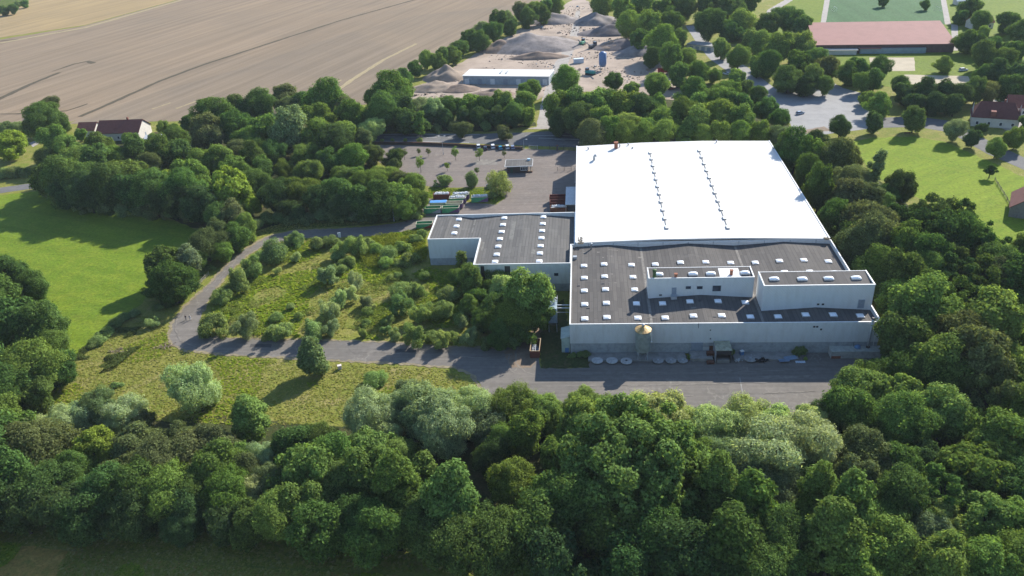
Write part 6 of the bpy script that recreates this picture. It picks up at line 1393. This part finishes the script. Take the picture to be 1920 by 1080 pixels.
p = G(1250, 138); o = thing('red_truck', 'bright red truck parked at the right corner of the yard', 'truck', (p.x, p.y, .05), .1)
m = paint('truck_red', (.42, .03, .03), .4, .1, 1); b = MB(); b.box(-5, -1.25, 1.1, 2.2, 1.25, 3.2); b.build('tipper_body', m, o, bevel=.05); b = MB(); b.box(2.6, -1.2, .9, 4.6, 1.2, 3.3); cb = b.build('cab', m, o, bevel=.1); b = MB(); b.box(4.0, -1.1, 2.0, 4.62, 1.1, 3.0); b.build('windscreen', m_glass, cb); b = MB(); b.box(-5, -.5, .7, 4.4, .5, 1.08); b.build('chassis', m_dark, o)
for x in (-3.8, -2.4, 3.4):
    for s_ in (-1, 1): b = MB(); b.tube([(x, s_ * .85, .52), (x, s_ * 1.25, .52)], .52, 12); b.build('wheel', m_black, o)
boxthing(1085, 118, 'site_cabin', 'white site cabin behind the works building end', 'cabin', (6, 2.5, 2.6), (.5, .55, .6), .2)
o = thing('garage_block', 'flat grey garage roof between trees on the side road', 'garage', tuple(G(1318, 92)), -.6); b = MB(); b.box(-9, -4, 0, 9, 4, 3); b.build('wall', m_pale, o); b = MB(); b.box(-9.4, -4.4, 3.003, 9.4, 4.4, 3.3); b.build('roof', m_conc, o)
for x in (-6, -2, 2, 6): b = MB(); b.box(x - 1.2, -4.07, 0, x + 1.2, -4.004, 2.3); b.build('door', m_door, o)
# park bench on the verge above the right meadow
p = G(1701, 252); o = thing('park_bench', 'dark bench on the road verge above the right meadow', 'bench', (p.x, p.y, .05), -.1)
b = MB(); b.box(-1.2, -.25, .42, 1.2, .25, .48); b.build('seat', m_rust, o); b = MB(); b.box(-1.2, .26, .6, 1.2, .32, .95); b.build('backrest', m_rust, o)
for x in (-1, 1): b = MB(); b.box(x - .05, -.22, 0, x + .05, .3, .415); b.build('leg', m_dark, o)
# goals
for (u, v, rz, lb) in ((1566, 20, 1.57, 'white goal at the left end of the pitch'), (1758, 20, -1.57, 'white goal at the right end of the pitch')):
    p = G(u, v); o = thing('football_goal', lb, 'goal', (p.x, p.y, .08), rz); b = MB(); b.tube([(-3.6, 0, 0), (-3.6, 0, 2.4), (3.6, 0, 2.4), (3.6, 0, 0)], .07, 6); b.build('frame', m_cop, o); b = MB(); b.tube([(-3.6, 0, 2.4), (-3.6, 1.8, 0), (3.6, 1.8, 0), (3.6, 0, 2.4)], .04, 5); b.build('stay', m_cop, o)
# fence line through the right meadow corner
fence([(1865, 338), (1888, 375), (1905, 410)], 1.1, 'thin post fence crossing the right end of the meadow', 'field_fence', 4.0, 'fence', paint('grey_post', (.18, .16, .13), .9, .2, 2))

# loose rubble and scrap strewn over the gravel yard
t = NT('loose_rubble'); gm = t.n('ShaderNodeNewGeometry')
m_rub = t.fin(t.ramp(gm.outputs['Random Per Island'], [(0, (.16, .13, .11)), (.35, (.24, .19, .15)), (.7, (.32, .26, .21)), (.93, (.42, .38, .34)), (1, (.10, .20, .30))]), .95, .1)
YP = [G(*q) for q in ((770, 180), (840, 134), (960, 68), (1060, 12), (1100, 6), (1190, 76), (1262, 142), (1300, 168), (1190, 170), (1040, 170), (900, 184))]; YP = [(p.x, p.y) for p in YP]
rg = random.Random(77); b = MB(); k = 0
xa, xb, ya, yb = min(p[0] for p in YP), max(p[0] for p in YP), min(p[1] for p in YP), max(p[1] for p in YP)
while k < 1500:
    x, y = rg.uniform(xa, xb), rg.uniform(ya, yb)
    if not inside(YP, x, y) or mnoise.noise((x * .05, y * .05, 3)) < .0: continue
    k += 1; q = rg.uniform(.2, .8) * (2.0 if rg.random() < .06 else 1)
    b.box(-q / 2, -q * .4, -.1, q / 2, q * .4, q * .5, Matrix.Translation((x, y, .06)) @ Matrix.Rotation(rg.uniform(0, 3.1), 4, 'Z') @ Matrix.Rotation(rg.uniform(-.5, .5), 4, 'X'))
tag(b.build('rubble', m_rub), 'loose rubble and stones strewn over the gravel yard', 'rubble', None, 'stuff')
if HAZE: build_haze()
